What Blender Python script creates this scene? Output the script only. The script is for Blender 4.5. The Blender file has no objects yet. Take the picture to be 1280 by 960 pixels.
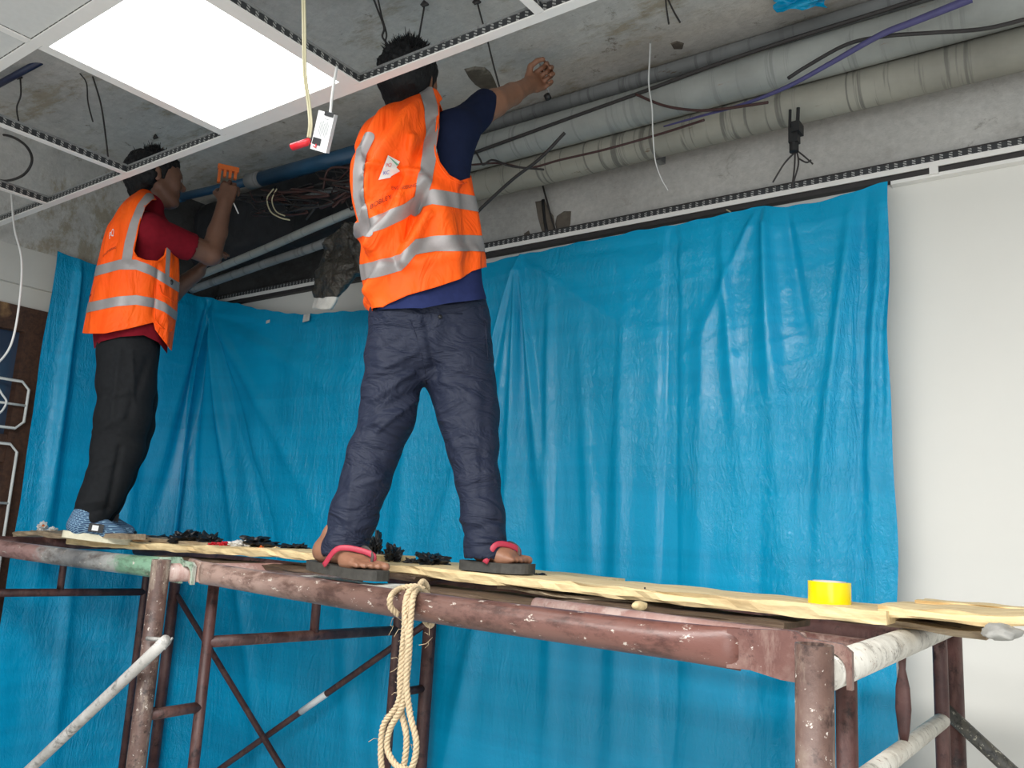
import bpy, bmesh, math, random
import numpy as np
from mathutils import Vector, Matrix, noise
from mathutils.bvhtree import BVHTree
random.seed(4); rng = np.random.default_rng(4)
S = bpy.context.scene; COL = S.collection
H = 1.5                                        # eye height above the floor
# ---------------------------------------------------------------- camera
FPX = 1030.0
def _ray(x, y): return np.array([x-640.0, -(y-480.0), -FPX])
_vx = -_ray(-786, 580); _vy = _ray(1400, 700)
_vx /= np.linalg.norm(_vx); _vy -= _vx*np.dot(_vx, _vy); _vy /= np.linalg.norm(_vy)
R = np.array([_vx, _vy, np.cross(_vx, _vy)])
cam = bpy.data.cameras.new('camera'); cam.lens = 36*FPX/1280; cam.sensor_width = 36; cam.clip_start = .02
camo = bpy.data.objects.new('camera', cam); COL.objects.link(camo)
camo.matrix_world = Matrix.Translation((0, 0, H)) @ Matrix([list(r) for r in R]).to_4x4()
S.camera = camo
# ---------------------------------------------------------------- world, lamps, exposure
S.view_settings.view_transform = 'Standard'; S.view_settings.look = 'None'
S.view_settings.gamma = 1; S.view_settings.exposure = 0.0
w = bpy.data.worlds.new('daylight'); S.world = w; w.use_nodes = True
w.node_tree.nodes['Background'].inputs[0].default_value = (.86, .94, 1, 1)
w.node_tree.nodes['Background'].inputs[1].default_value = .95
def area(name, loc, tgt, sx, sy, power, col):
    l = bpy.data.lights.new(name, 'AREA'); l.shape = 'RECTANGLE'; l.size = sx; l.size_y = sy; l.energy = power; l.color = col
    o = bpy.data.objects.new(name, l); COL.objects.link(o); o.location = loc
    o.rotation_euler = (Vector(tgt)-Vector(loc)).to_track_quat('-Z', 'Y').to_euler(); return o
area('window_daylight', (1.2, -2.7, 1.45), (-1.5, 2.7, .7), 2.4, 1.5, 44, (1, .985, .95))
area('ceiling_lamps_behind', (-.8, -.25, 2.66), (-.8, -.1, 0), 3.4, .6, 150, (1, .99, .97))
# ---------------------------------------------------------------- pixel -> point on a world plane
def d_(x, y): return R @ _ray(x, y)
def atY(x, y, v): r = d_(x, y); r = r*v/r[1]; r[2] += H; return r
def atX(x, y, v): r = d_(x, y); r = r*v/r[0]; r[2] += H; return r
def atZ(x, y, v): r = d_(x, y); r = r*v/r[2]; r[2] += H; return r      # v relative to the eye
def proj(P):
    P = np.asarray(P, float); q = (P-np.array([0, 0, H])) @ R
    return 640+FPX*q[..., 0]/-q[..., 2], 480-FPX*q[..., 1]/-q[..., 2]
class Plane:
    "upright plane through a person, facing the eye; J(x, y, away) gives points on or behind it"
    def __init__(s, p):
        s.p = np.array([p[0], p[1], 0.]); s.v = s.p/np.linalg.norm(s.p); s.r = np.array([s.v[1], -s.v[0], 0]); s.up = np.array([0, 0, 1.])
    def __call__(s, x, y, off=0.):
        r = d_(x, y); t = np.dot(s.p+off*s.v, s.v)/np.dot(r, s.v); r = r*t; r[2] += H; return r
    def arr(s, x, y, off):
        x, y, off = np.broadcast_arrays(np.asarray(x, float), np.asarray(y, float), np.asarray(off, float))
        r = np.stack([x-640, -(y-480), -FPX*np.ones_like(x)], -1) @ R.T
        t = (np.dot(s.p, s.v)+off)/(r @ s.v); r = r*t[..., None]; r[..., 2] += H; return r
    def m(s, px, y=300):                                # metres per pixel near the plane
        a = s(px, y); b = s(px+1, y); return float(np.linalg.norm(a-b))
# ---------------------------------------------------------------- object helpers
def mesh(name, V, F, mat, smooth=True):
    me = bpy.data.meshes.new(name)
    V = np.asarray(V, float)
    me.from_pydata([tuple(v) for v in V], [], [tuple(int(i) for i in f) for f in F])
    me.validate()
    if smooth: me.polygons.foreach_set('use_smooth', [True]*len(me.polygons))
    if mat: me.materials.append(M[mat] if isinstance(mat, str) else mat)
    return me
def tag(o, label=None, cat=None, group=None, kind=None):
    for k, v in (('label', label), ('category', cat), ('group', group), ('kind', kind)):
        if v: o[k] = v
    return o
def part(name, VF, mat, parent, label=None, smooth=True, kind=None):
    o = bpy.data.objects.new(name, mesh(name, VF[0], VF[1], mat, smooth)); COL.objects.link(o)
    o.parent = parent
    l = parent.location if parent.parent is None else Vector((0, 0, 0))
    o.matrix_parent_inverse = Matrix.Translation(-l)
    return tag(o, label, kind=kind)
def thing(name, VF, mat, label, cat, group=None, smooth=True, kind=None):
    V = np.asarray(VF[0], float); base = np.array([(V[:, 0].min()+V[:, 0].max())/2, (V[:, 1].min()+V[:, 1].max())/2, V[:, 2].min()])
    o = bpy.data.objects.new(name, mesh(name, V-base, VF[1], mat, smooth)); COL.objects.link(o); o.location = base
    return tag(o, label, cat, group, kind)
def empty(name, loc, label, cat, group=None):
    o = bpy.data.objects.new(name, None); COL.objects.link(o); o.location = loc; o.empty_display_size = .1
    return tag(o, label, cat, group)
def struct(name, VF, mat, smooth=False):
    o = bpy.data.objects.new(name, mesh(name, VF[0], VF[1], mat, smooth)); COL.objects.link(o); o['kind'] = 'structure'; return o
def join(*L):
    V = []; F = []; n = 0
    for v, f in L:
        v = np.asarray(v, float); V.append(v); F += [tuple(i+n for i in q) for q in f]; n += len(v)
    return np.concatenate(V), F
def box(x0, x1, y0, y1, z0, z1):
    V = [(x, y, z) for x in (x0, x1) for y in (y0, y1) for z in (z0, z1)]
    return np.array(V, float), [(0, 1, 3, 2), (4, 6, 7, 5), (0, 4, 5, 1), (2, 3, 7, 6), (0, 2, 6, 4), (1, 5, 7, 3)]
def frames(P):
    P = np.asarray(P, float); T = np.gradient(P, axis=0); T /= np.linalg.norm(T, axis=1)[:, None]+1e-12
    n = np.cross(T[0], (0, 0, 1)); 
    if np.linalg.norm(n) < 1e-3: n = np.cross(T[0], (0, 1, 0))
    n /= np.linalg.norm(n); N = [n]
    for i in range(1, len(P)):
        n = N[-1]-T[i]*np.dot(N[-1], T[i]); n /= np.linalg.norm(n); N.append(n)
    N = np.array(N); return T, N, np.cross(T, N)
def tube(P, r, n=12, sx=1., sy=1., cap=True, rot=0.):
    P = np.asarray(P, float); r = np.broadcast_to(np.asarray(r, float), (len(P),)); sx = np.broadcast_to(np.asarray(sx, float), (len(P),)); sy = np.broadcast_to(np.asarray(sy, float), (len(P),))
    T, N, B = frames(P); a = np.arange(n)*2*np.pi/n+rot
    V = P[:, None, :]+(N[:, None, :]*np.cos(a)[None, :, None]*sx[:, None, None]+B[:, None, :]*np.sin(a)[None, :, None]*sy[:, None, None])*r[:, None, None]
    F = [(i*n+j, i*n+(j+1) % n, (i+1)*n+(j+1) % n, (i+1)*n+j) for i in range(len(P)-1) for j in range(n)]
    if cap: F += [tuple(range(n))[::-1], tuple((len(P)-1)*n+j for j in range(n))]
    return V.reshape(-1, 3), F
def pipe(P, r, wall=.003, n=20):                       # open-ended steel tube with visible wall
    P = np.asarray(P, float); T = (P[-1]-P[0])/np.linalg.norm(P[-1]-P[0])
    Q = np.concatenate([P, P[::-1]]); rr = np.concatenate([np.full(len(P), r), np.full(len(P), r-wall)])
    Tt, N, B = frames(P); N = np.concatenate([N, N[::-1]]); B = np.concatenate([B, B[::-1]]); a = np.arange(n)*2*np.pi/n
    V = Q[:, None, :]+(N[:, None, :]*np.cos(a)[None, :, None]+B[:, None, :]*np.sin(a)[None, :, None])*rr[:, None, None]
    m = len(Q); F = [(i*n+j, i*n+(j+1) % n, ((i+1) % m)*n+(j+1) % n, ((i+1) % m)*n+j) for i in range(m) for j in range(n)]
    return V.reshape(-1, 3), F
def curve(pts, n=40):                                  # Catmull-Rom through the points
    P = np.asarray(pts, float); Q = np.concatenate([[2*P[0]-P[1]], P, [2*P[-1]-P[-2]]]); out = []
    m = len(P)-1
    for k in range(n+1):
        t = k/n*m; i = min(int(t), m-1); t -= i; a, b, c, d = Q[i:i+4]
        out.append(.5*(2*b+(c-a)*t+(2*a-5*b+4*c-d)*t*t+(3*b-a-3*c+d)*t**3))
    return np.array(out)
def ipol(xs, ys, x):                                   # smooth monotone-ish interpolation (cubic Hermite)
    xs = np.asarray(xs, float); ys = np.asarray(ys, float); x = np.asarray(x, float)
    m = np.gradient(ys, xs); i = np.clip(np.searchsorted(xs, x, 'right')-1, 0, len(xs)-2)
    h = xs[i+1]-xs[i]; t = np.clip((x-xs[i])/h, 0, 1)
    return (2*t**3-3*t**2+1)*ys[i]+(t**3-2*t**2+t)*h*m[i]+(-2*t**3+3*t**2)*ys[i+1]+(t**3-t**2)*h*m[i+1]
def vnoise(P, seed=0):                                 # numpy value noise, P (...,3) -> [-1,1]
    P = np.asarray(P, float); I = np.floor(P).astype(np.int64); f = P-I; f = f*f*(3-2*f)
    def h(a, b, c):
        n = (a*374761393+b*668265263+c*2147483647+seed*974634777) & 0xffffffff
        n = ((n ^ (n >> 13))*1274126177) & 0xffffffff; n = n ^ (n >> 16); return (n & 0xffff)/32767.5-1
    o = 0
    for dx in (0, 1):
        for dy in (0, 1):
            for dz in (0, 1):
                o = o+h(I[..., 0]+dx, I[..., 1]+dy, I[..., 2]+dz)*np.where(dx, f[..., 0], 1-f[..., 0])*np.where(dy, f[..., 1], 1-f[..., 1])*np.where(dz, f[..., 2], 1-f[..., 2])
    return o
def fbm(P, o=4, seed=0):
    s = 0; a = 1
    for k in range(o): s = s+a*vnoise(np.asarray(P)*2**k, seed+k); a *= .5
    return s
# ---------------------------------------------------------------- materials
M = {}
def newmat(name):
    m = bpy.data.materials.new(name); m.use_nodes = True; M[name] = m; return m, m.node_tree.nodes, m.node_tree.links, m.node_tree.nodes['Principled BSDF']
def ramp(N, L, fac, stops):
    r = N.new('ShaderNodeValToRGB'); L.new(fac, r.inputs[0]); e = r.color_ramp.elements
    while len(e) < len(stops): e.new(.5)
    for i, (p, c) in enumerate(stops): e[i].position = p; e[i].color = (*c, 1)
    return r.outputs[0]
def ntex(N, L, co, scale, detail=6, rough=.6, sc=(1, 1, 1), dist=0):
    mp = N.new('ShaderNodeMapping'); mp.inputs['Scale'].default_value = sc; L.new(co, mp.inputs[0])
    t = N.new('ShaderNodeTexNoise'); t.inputs['Scale'].default_value = scale; t.inputs['Detail'].default_value = detail; t.inputs['Roughness'].default_value = rough; t.inputs['Distortion'].default_value = dist
    L.new(mp.outputs[0], t.inputs['Vector']); return t.outputs[0]
def bump(N, L, b, h, st, dist=.01, prev=None):
    n = N.new('ShaderNodeBump'); n.inputs['Strength'].default_value = st; n.inputs['Distance'].default_value = dist; L.new(h, n.inputs['Height'])
    if prev: L.new(prev, n.inputs['Normal'])
    L.new(n.outputs[0], b.inputs['Normal']); return n.outputs[0]
def mix(N, L, fac, a, b, mode='MIX'):
    m = N.new('ShaderNodeMix'); m.data_type = 'RGBA'; m.blend_type = mode
    (L.new(fac, m.inputs[0]) if not isinstance(fac, (int, float)) else setattr(m.inputs[0], 'default_value', fac))
    for s, v in ((6, a), (7, b)): (L.new(v, m.inputs[s]) if not isinstance(v, tuple) else setattr(m.inputs[s], 'default_value', (*v, 1)))
    return m.outputs[2]
def coord(N): return N.new('ShaderNodeNewGeometry').outputs['Position']
def simple(name, col, rough=.6, metal=0, var=.12, scale=25, bmp=.15, sc=(1, 1, 1), bdist=.004, spec=.5, sheen=0):
    m, N, L, b = newmat(name); co = coord(N); t = ntex(N, L, co, scale, sc=sc)
    c = ramp(N, L, t, [(.25, tuple(x*(1-var) for x in col)), (.75, tuple(min(1, x*(1+var)) for x in col))])
    L.new(c, b.inputs['Base Color']); b.inputs['Roughness'].default_value = rough; b.inputs['Metallic'].default_value = metal
    b.inputs['Specular IOR Level'].default_value = spec; b.inputs['Sheen Weight'].default_value = sheen
    if bmp: bump(N, L, b, t, bmp, bdist)
    return m
def emit(name, col, st):
    m, N, L, b = newmat(name); b.inputs['Emission Color'].default_value = (*col, 1); b.inputs['Emission Strength'].default_value = st; b.inputs['Base Color'].default_value = (.8, .8, .8, 1)
simple('white_paint', (.70, .685, .635), .55, var=.02, scale=3, bmp=.05)
simple('left_plaster', (.56, .54, .49), .7, var=.06, scale=4, bmp=.1)
simple('floor_tile', (.55, .54, .51), .5, var=.15, scale=5)
simple('grid_white', (.80, .78, .74), .35, var=.03, scale=20, bmp=.02)
simple('tile_white', (.60, .60, .58), .8, var=.04, scale=60, bmp=.1)
simple('navy_pvc', (.012, .018, .05), .35, var=.2)
simple('wire_dark', (.03, .026, .025), .6, var=.2)
simple('wire_brown', (.055, .022, .019), .6, var=.2)
simple('wire_white', (.72, .72, .70), .5, var=.03)
simple('wire_cream', (.50, .46, .30), .5, var=.05)
simple('wire_purple', (.065, .06, .17), .5, var=.15)
simple('blue_pvc', (.014, .065, .13), .4, var=.2, scale=8)
simple('black_plastic', (.012, .012, .013), .45, var=.3, scale=30, bmp=.4)
simple('filler_black', (.016, .017, .020), .7, var=.4, scale=12, bmp=.6, bdist=.01)  # for the added mass that darkens the back corner
simple('red_plastic', (.62, .02, .03), .3, var=.1)
simple('white_plastic', (.75, .75, .74), .35, var=.02)
simple('grey_print', (.32, .33, .34), .6, var=.02)
simple('white_cloth', (.72, .70, .66), .8, var=.08)
simple('orange_plastic', (.62, .13, .02), .4, var=.1)
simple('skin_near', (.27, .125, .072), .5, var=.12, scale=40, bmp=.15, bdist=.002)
simple('skin_far', (.15, .072, .045), .5, var=.12, scale=40, bmp=.15, bdist=.002)  # left worker's skin, shade put into its tone
simple('toenail', (.45, .28, .22), .3, var=.03)
simple('eye_white', (.6, .58, .55), .2, var=.02, bmp=0)
simple('eye_dark', (.01, .008, .006), .1, var=.02, bmp=0)
simple('hair_black', (.006, .006, .007), .6, var=.4, scale=120, bmp=.9, sc=(1, 1, .3), bdist=.004, spec=.3)
simple('navy_shirt', (.008, .013, .038), .9, var=.15, scale=60, spec=.15)
simple('blue_hem', (.018, .026, .09), .9, var=.15, scale=60, spec=.15)
simple('red_shirt', (.17, .006, .014), .9, var=.15, scale=60, spec=.15)
simple('black_trousers', (.010, .011, .0125), .8, var=.3, scale=60, bmp=.3, spec=.2)
simple('sandal_rubber', (.045, .042, .036), .7, var=.35, scale=60, bmp=.3)
simple('strap_red', (.42, .03, .06), .5, var=.15, scale=60)
simple('strap_grey', (.07, .06, .055), .7, var=.2)
simple('shoe_sole', (.66, .62, .46), .6, var=.1, scale=60)
simple('reflective', (.30, .28, .275), .45, metal=.25, var=.10, scale=30, bmp=.1)
simple('logo_blue', (.08, .10, .5), .6, var=.02); simple('logo_red', (.7, .08, .12), .6, var=.02); simple('logo_green', (.12, .35, .22), .6, var=.02)
simple('print_dark', (.16, .015, .01), .8, var=.05)
simple('bag_white', (.55, .54, .50), .6, var=.2, scale=30, bmp=.4)
simple('tape_yellow', (.90, .72, .0), .22, var=.02, scale=8, bmp=.0)
simple('tape_core', (.60, .55, .50), .7, var=.1)
simple('cement_lump', (.38, .37, .34), .85, var=.25, scale=20, bmp=.6)
simple('grille_white', (.60, .62, .60), .4, var=.12, scale=30)
simple('rope', (.52, .40, .25), .85, var=.25, scale=140, bmp=.8, bdist=.004)
emit('led_panel_light', (.97, 1.0, 1.0), 4.5)
def mat_trousers():
    m, N, L, b = newmat('navy_trousers'); co = coord(N); t = ntex(N, L, co, 260, 3)
    L.new(ramp(N, L, t, [(.3, (.010, .014, .030)), (.7, (.017, .022, .046))]), b.inputs['Base Color']); b.inputs['Roughness'].default_value = .62; b.inputs['Specular IOR Level'].default_value = .28
    f = ntex(N, L, co, 7, 3, .5, sc=(1, 1, 2.2), dist=1.5); bump(N, L, b, f, .7, .035)
mat_trousers()
def mat_vest(name, c1, c2, tr):
    m, N, L, b = newmat(name); co = coord(N); t = ntex(N, L, co, 6, 3)
    L.new(ramp(N, L, t, [(.3, c1), (.7, c2)]), b.inputs['Base Color']); b.inputs['Roughness'].default_value = .6; b.inputs['Specular IOR Level'].default_value = .25
    f = ntex(N, L, co, 9, 3, .5, sc=(1.3, 1.3, .5), dist=1.4); bump(N, L, b, f, .7, .03)
mat_vest('vest_orange', (.98, .092, .004), (1., .125, .006), 0)
def mat_shoe():
    m, N, L, b = newmat('shoe_denim'); co = coord(N)
    br = N.new('ShaderNodeTexBrick'); br.inputs['Scale'].default_value = 38; br.offset = .5
    mp = N.new('ShaderNodeMapping'); mp.inputs['Rotation'].default_value = (1.57, 0, .5); L.new(co, mp.inputs[0]); L.new(mp.outputs[0], br.inputs['Vector'])
    br.inputs['Color1'].default_value = (.02, .05, .12, 1); br.inputs['Color2'].default_value = (.035, .09, .18, 1); br.inputs['Mortar'].default_value = (.22, .36, .48, 1); br.inputs['Mortar Size'].default_value = .035
    L.new(br.outputs[0], b.inputs['Base Color']); b.inputs['Roughness'].default_value = .8
mat_shoe()
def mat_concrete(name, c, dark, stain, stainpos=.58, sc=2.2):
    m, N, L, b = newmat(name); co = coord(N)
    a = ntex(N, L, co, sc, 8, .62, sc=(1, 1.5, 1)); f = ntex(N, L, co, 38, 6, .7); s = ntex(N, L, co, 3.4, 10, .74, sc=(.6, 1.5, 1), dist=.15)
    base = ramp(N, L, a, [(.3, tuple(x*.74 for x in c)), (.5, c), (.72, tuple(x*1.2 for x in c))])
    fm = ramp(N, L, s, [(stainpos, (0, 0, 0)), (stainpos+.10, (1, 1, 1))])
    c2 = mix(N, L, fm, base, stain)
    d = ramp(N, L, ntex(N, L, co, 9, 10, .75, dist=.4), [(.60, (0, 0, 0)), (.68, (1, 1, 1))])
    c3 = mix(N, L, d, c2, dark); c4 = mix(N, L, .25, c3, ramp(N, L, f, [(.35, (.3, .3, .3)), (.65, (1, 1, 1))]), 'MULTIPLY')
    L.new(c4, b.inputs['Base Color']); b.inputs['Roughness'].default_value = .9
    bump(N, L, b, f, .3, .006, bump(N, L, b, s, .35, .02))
mat_concrete('slab_concrete', (.56, .54, .50), (.19, .16, .125), (.38, .33, .25), .52, 1.3)
mat_concrete('wall_plaster', (.50, .485, .455), (.36, .34, .31), (.42, .40, .37), .58, 1.1)
mat_concrete('wall_shaded', (.055, .055, .055), (.02, .02, .02), (.03, .028, .026), .5)  # dark tone is the shade of the back corner, painted in
mat_concrete('broken_dark', (.12, .10, .08), (.04, .035, .03), (.17, .15, .12), .5, 9)
mat_concrete('peeled_brown', (.12, .10, .075), (.06, .05, .04), (.30, .27, .22), .5, 12)
def mat_pipe(name, base, streak, rust, vertical=True):
    m, N, L, b = newmat(name); co = coord(N)
    a = ntex(N, L, co, 3, 6); s = ntex(N, L, co, 12, 5, .6, sc=(3.2, .12, .12), dist=.6); r = ntex(N, L, co, 5, 9, .72, sc=(1, 4, 4))
    c = ramp(N, L, a, [(.3, tuple(x*.75 for x in base)), (.7, tuple(x*1.2 for x in base))])
    c = mix(N, L, ramp(N, L, s, [(.55, (0, 0, 0)), (.62, (1, 1, 1))]), c, streak)
    c = mix(N, L, ramp(N, L, r, [(.64, (0, 0, 0)), (.69, (1, 1, 1))]), c, rust)
    L.new(c, b.inputs['Base Color']); b.inputs['Roughness'].default_value = .6; bump(N, L, b, s, .25, .005)
mat_pipe('pipe_streaked', (.29, .28, .235), (.15, .145, .125), (.15, .10, .06))
mat_pipe('pipe_zinc', (.30, .31, .29), (.24, .25, .235), (.24, .11, .06))
mat_pipe('conduit_grey', (.22, .225, .22), (.15, .15, .15), (.12, .09, .06))
def mat_rust(name, c1, c2, c3, spots, thr=.60, spthr=.66):
    m, N, L, b = newmat(name); co = coord(N)
    a = ntex(N, L, co, 9, 8, .7); s = ntex(N, L, co, 26, 8, .75); q = ntex(N, L, co, 70, 5, .75)
    c = ramp(N, L, a, [(.3, c1), (.52, c2), (.72, c3)])
    v = ntex(N, L, co, 16, 7, .75, sc=(1, 1, .25)); c = mix(N, L, ramp(N, L, v, [(.5, (0, 0, 0)), (.62, (1, 1, 1))]), c, c3)
    c = mix(N, L, ramp(N, L, s, [(thr-.08, (0, 0, 0)), (thr+.02, (1, 1, 1))]), c, tuple(x*.55 for x in c1))
    c = mix(N, L, ramp(N, L, q, [(spthr, (0, 0, 0)), (spthr+.03, (1, 1, 1))]), c, spots)
    L.new(c, b.inputs['Base Color']); b.inputs['Roughness'].default_value = .48; bump(N, L, b, s, .3, .004)
mat_rust('steel_brown', (.06, .030, .024), (.12, .070, .055), (.235, .185, .145), (.50, .45, .40), .60, .62)
mat_rust('steel_ledger', (.085, .030, .025), (.135, .058, .046), (.23, .145, .12), (.52, .46, .42), .66, .64)
mat_rust('steel_dark', (.035, .014, .012), (.075, .028, .024), (.12, .06, .05), (.3, .27, .24), .62, .70)
mat_rust('steel_pink', (.26, .13, .11), (.36, .22, .19), (.46, .34, .30), (.6, .55, .5), .66)
mat_rust('steel_white', (.42, .38, .32), (.60, .57, .50), (.70, .67, .60), (.24, .14, .10), .62, .62)
mat_rust('steel_grey', (.30, .29, .27), (.42, .40, .37), (.50, .48, .45), (.2, .12, .1))
mat_rust('steel_green', (.14, .22, .15), (.25, .36, .26), (.45, .45, .40), (.55, .52, .48))
mat_rust('steel_black', (.03, .03, .028), (.07, .07, .065), (.11, .10, .08), (.45, .42, .33), .6, .58)
def mat_slots(name):
    m, N, L, b = newmat(name); co = coord(N)
    sx = N.new('ShaderNodeSeparateXYZ'); L.new(co, sx.inputs[0])
    def mth(op, a, v): 
        n = N.new('ShaderNodeMath'); n.operation = op; L.new(a, n.inputs[0]); 
        (L.new(v, n.inputs[1]) if not isinstance(v, (int, float)) else setattr(n.inputs[1], 'default_value', v)); return n.outputs[0]
    s = mth('ADD', sx.outputs[0], sx.outputs[1]); fx = mth('FRACT', mth('MULTIPLY', s, 38.), 0); fz = mth('FRACT', mth('MULTIPLY', mth('ADD', s, mth('MULTIPLY', sx.outputs[2], 2.)), 60.), 0)
    k = mth('MULTIPLY', mth('GREATER_THAN', fx, .62), mth('GREATER_THAN', fz, .45))
    c = mix(N, L, k, (.035, .037, .04), (.40, .40, .38)); L.new(c, b.inputs['Base Color']); b.inputs['Roughness'].default_value = .5; b.inputs['Metallic'].default_value = .1
mat_slots('grid_slots')
def mat_wood(name, c1, c2, grain, kn=(.25, .14, .06), wx=1):
    m, N, L, b = newmat(name); co = coord(N)
    a = ntex(N, L, co, 5, 7, .6, sc=(.8, 9, 9), dist=.5); k = ntex(N, L, co, 4, 3, .5, sc=(1, 1.5, 1.5), dist=.3); f = ntex(N, L, co, 30, 6, .7, sc=(.5, 3, 3))
    c = ramp(N, L, a, [(.3, c2), (.6, c1)])
    c = mix(N, L, ramp(N, L, k, [(.68, (0, 0, 0)), (.74, (1, 1, 1))]), c, kn)
    c = mix(N, L, grain, c, ramp(N, L, f, [(.35, (.35, .3, .25)), (.6, (1, 1, 1))]), 'MULTIPLY')
    L.new(c, b.inputs['Base Color']); b.inputs['Roughness'].default_value = .7; bump(N, L, b, f, .3, .004)
mat_wood('plank_pale', (.86, .68, .38), (.68, .48, .24), .3)
mat_wood('plank_old', (.42, .33, .22), (.26, .19, .12), .6)
mat_wood('plank_dark', (.12, .075, .045), (.06, .035, .022), .6)
mat_wood('door_wood', (.075, .032, .016), (.035, .015, .008), .5)
def mat_tarp():
    m, N, L, b = newmat('blue_sheet'); co = coord(N)
    a = ntex(N, L, co, 1.6, 5, .6, sc=(1, 1, .6)); big = ramp(N, L, a, [(.3, (.001, .29, .52)), (.7, (.001, .355, .63))])
    h = ntex(N, L, co, 3, 2, .5, sc=(.15, .15, 7)); big = mix(N, L, .22, big, ramp(N, L, h, [(.35, (.55, .6, .65)), (.6, (1, 1, 1))]), 'MULTIPLY')
    L.new(big, b.inputs['Base Color']); b.inputs['Roughness'].default_value = .21; b.inputs['Specular IOR Level'].default_value = .42
    w1 = ntex(N, L, co, 9, 5, .6, sc=(1.9, 1.9, .55), dist=2.2); w2 = ntex(N, L, co, 34, 5, .65, sc=(1.3, 1.3, .8), dist=2.0)
    mask = ntex(N, L, co, 1.3, 2); mk = ramp(N, L, mask, [(.42, (.22, .22, .22)), (.60, (1, 1, 1))])
    mm = mix(N, L, 1., w2, mk, 'MULTIPLY'); w1m = mix(N, L, 1., w1, mk, 'MULTIPLY')
    bump(N, L, b, mm, .5, .010, bump(N, L, b, w1m, .55, .016))
mat_tarp()
def mat_glass():
    m, N, L, b = newmat('window_glass'); b.inputs['Base Color'].default_value = (.05, .08, .14, 1); b.inputs['Roughness'].default_value = .05; b.inputs['Specular IOR Level'].default_value = .8
    b.inputs['Transmission Weight'].default_value = .35
mat_glass()
simple('curtain_dark', (.03, .035, .07), .8, var=.5, scale=12, sc=(1, 3, .05))
simple('foil_black', (.035, .031, .024), .3, var=.7, scale=18, bmp=1., bdist=.03)

# ================================================================ the room
W = 2.75; LX = -4.2; G = H+1.2; SLAB = H+1.75
struct('floor', box(LX-.15, 3.2, -3.2, W+.15, -.1, 0), 'floor_tile')
struct('ceiling', box(LX-.15, 3.2, -1.6, W+.15, SLAB, SLAB+.12), 'slab_concrete')
wb = struct('wall_back', join(box(LX, 3.2, W, W+.15, 0, G-.005)), 'white_paint')
part('plaster_band', box(-2.62, 3.2, W-.012, W+.15, G-.002, SLAB), 'wall_plaster', wb, 'bare grey cracked plaster above the grid', smooth=False)
part('plaster_band', box(LX, -2.62, W-.012, W+.15, G-.002, SLAB), 'wall_shaded', wb, 'plaster above the grid with the corner shade put into its colour', smooth=False)
# left wall: opening for the dark wooden window
wl = struct('wall_left', join(box(LX-.15, LX, -1.2, W, H+1.02, G+.0), box(LX-.15, LX-.03, -1.2, W, H+.92, H+1.03), box(LX-.15, LX-.03, 1.95, W, 0, H+.92)), 'left_plaster')
part('upper_wall', box(LX-.15, LX+.004, -1.2, 2.22, G, SLAB), 'slab_concrete', wl, 'stained grey concrete above the plaster', smooth=False)
part('upper_wall', box(LX-.15, LX+.006, 2.22, W, G, SLAB), 'wall_shaded', wl, 'concrete in the corner with the shade put into its colour', smooth=False)  # shaded end of the left wall, darkened by colour
# dark wooden window with grille
wn = struct('window_1', join(box(LX-.12, LX-.02, 1.74, 1.95, 0, H+.92), box(LX-.12, LX-.02, -.6, 1.74, H+.80, H+.92), box(LX-.11, LX-.03, -.6, 1.74, H+.17, H+.30), box(LX-.12, LX-.02, 1.38, 1.52, H+.25, H+.85)), 'door_wood')
part('pane', box(LX-.085, LX-.075, 1.5, 1.76, H+.29, H+.81), 'window_glass', wn, smooth=False)
part('pane', box(LX-.085, LX-.075, -.6, 1.40, H+.29, H+.81), 'window_glass', wn, smooth=False)
part('pane', box(LX-.085, LX-.075, -.6, 1.76, 0, H+.18), 'window_glass', wn, smooth=False)
cu = [(LX-.2+.012*math.sin(i*1.1), -.6+i*.03, z) for i in range(82) for z in (0.02, H+.85)]
part('curtain', (cu, [(2*i, 2*i+1, 2*i+3, 2*i+2) for i in range(81)]), 'curtain_dark', wn, 'dark striped curtain behind the glass')
def grille(y0, y1, z0, z1, ymid):
    x = LX+.012; c = .035; L = []
    P = [(x, y0, z0), (x, y1-c, z0), (x, y1, z0+c), (x, y1, z1-c), (x, y1-c, z1), (x, y0, z1), (x, y0, z0)]
    L.append(tube(P, .007, 8)); zm = (z0+z1)/2
    L.append(tube([(x, ymid, zm), (x, y1, zm)], .006, 8)); L.append(tube([(x, ymid-.12, z1), (x, ymid, zm), (x, ymid-.12, z0)], .006, 8)); L.append(tube([(x, y0, zm+.06), (x, ymid-.12, z1)], .006, 6))
    return L
for n_, (a, b_) in enumerate(((H+.33, H+.555), (H-.62, H+.255))):
    for q in grille(1.2, 1.785-n_*.01, a, b_, 1.62): part('grille_bar', q, 'grille_white', wn)
part('grille_bar', tube([(LX+.012, 1.2, H-.02), (LX+.012, 1.775, H-.02)], .006, 8), 'grille_white', wn)

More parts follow.
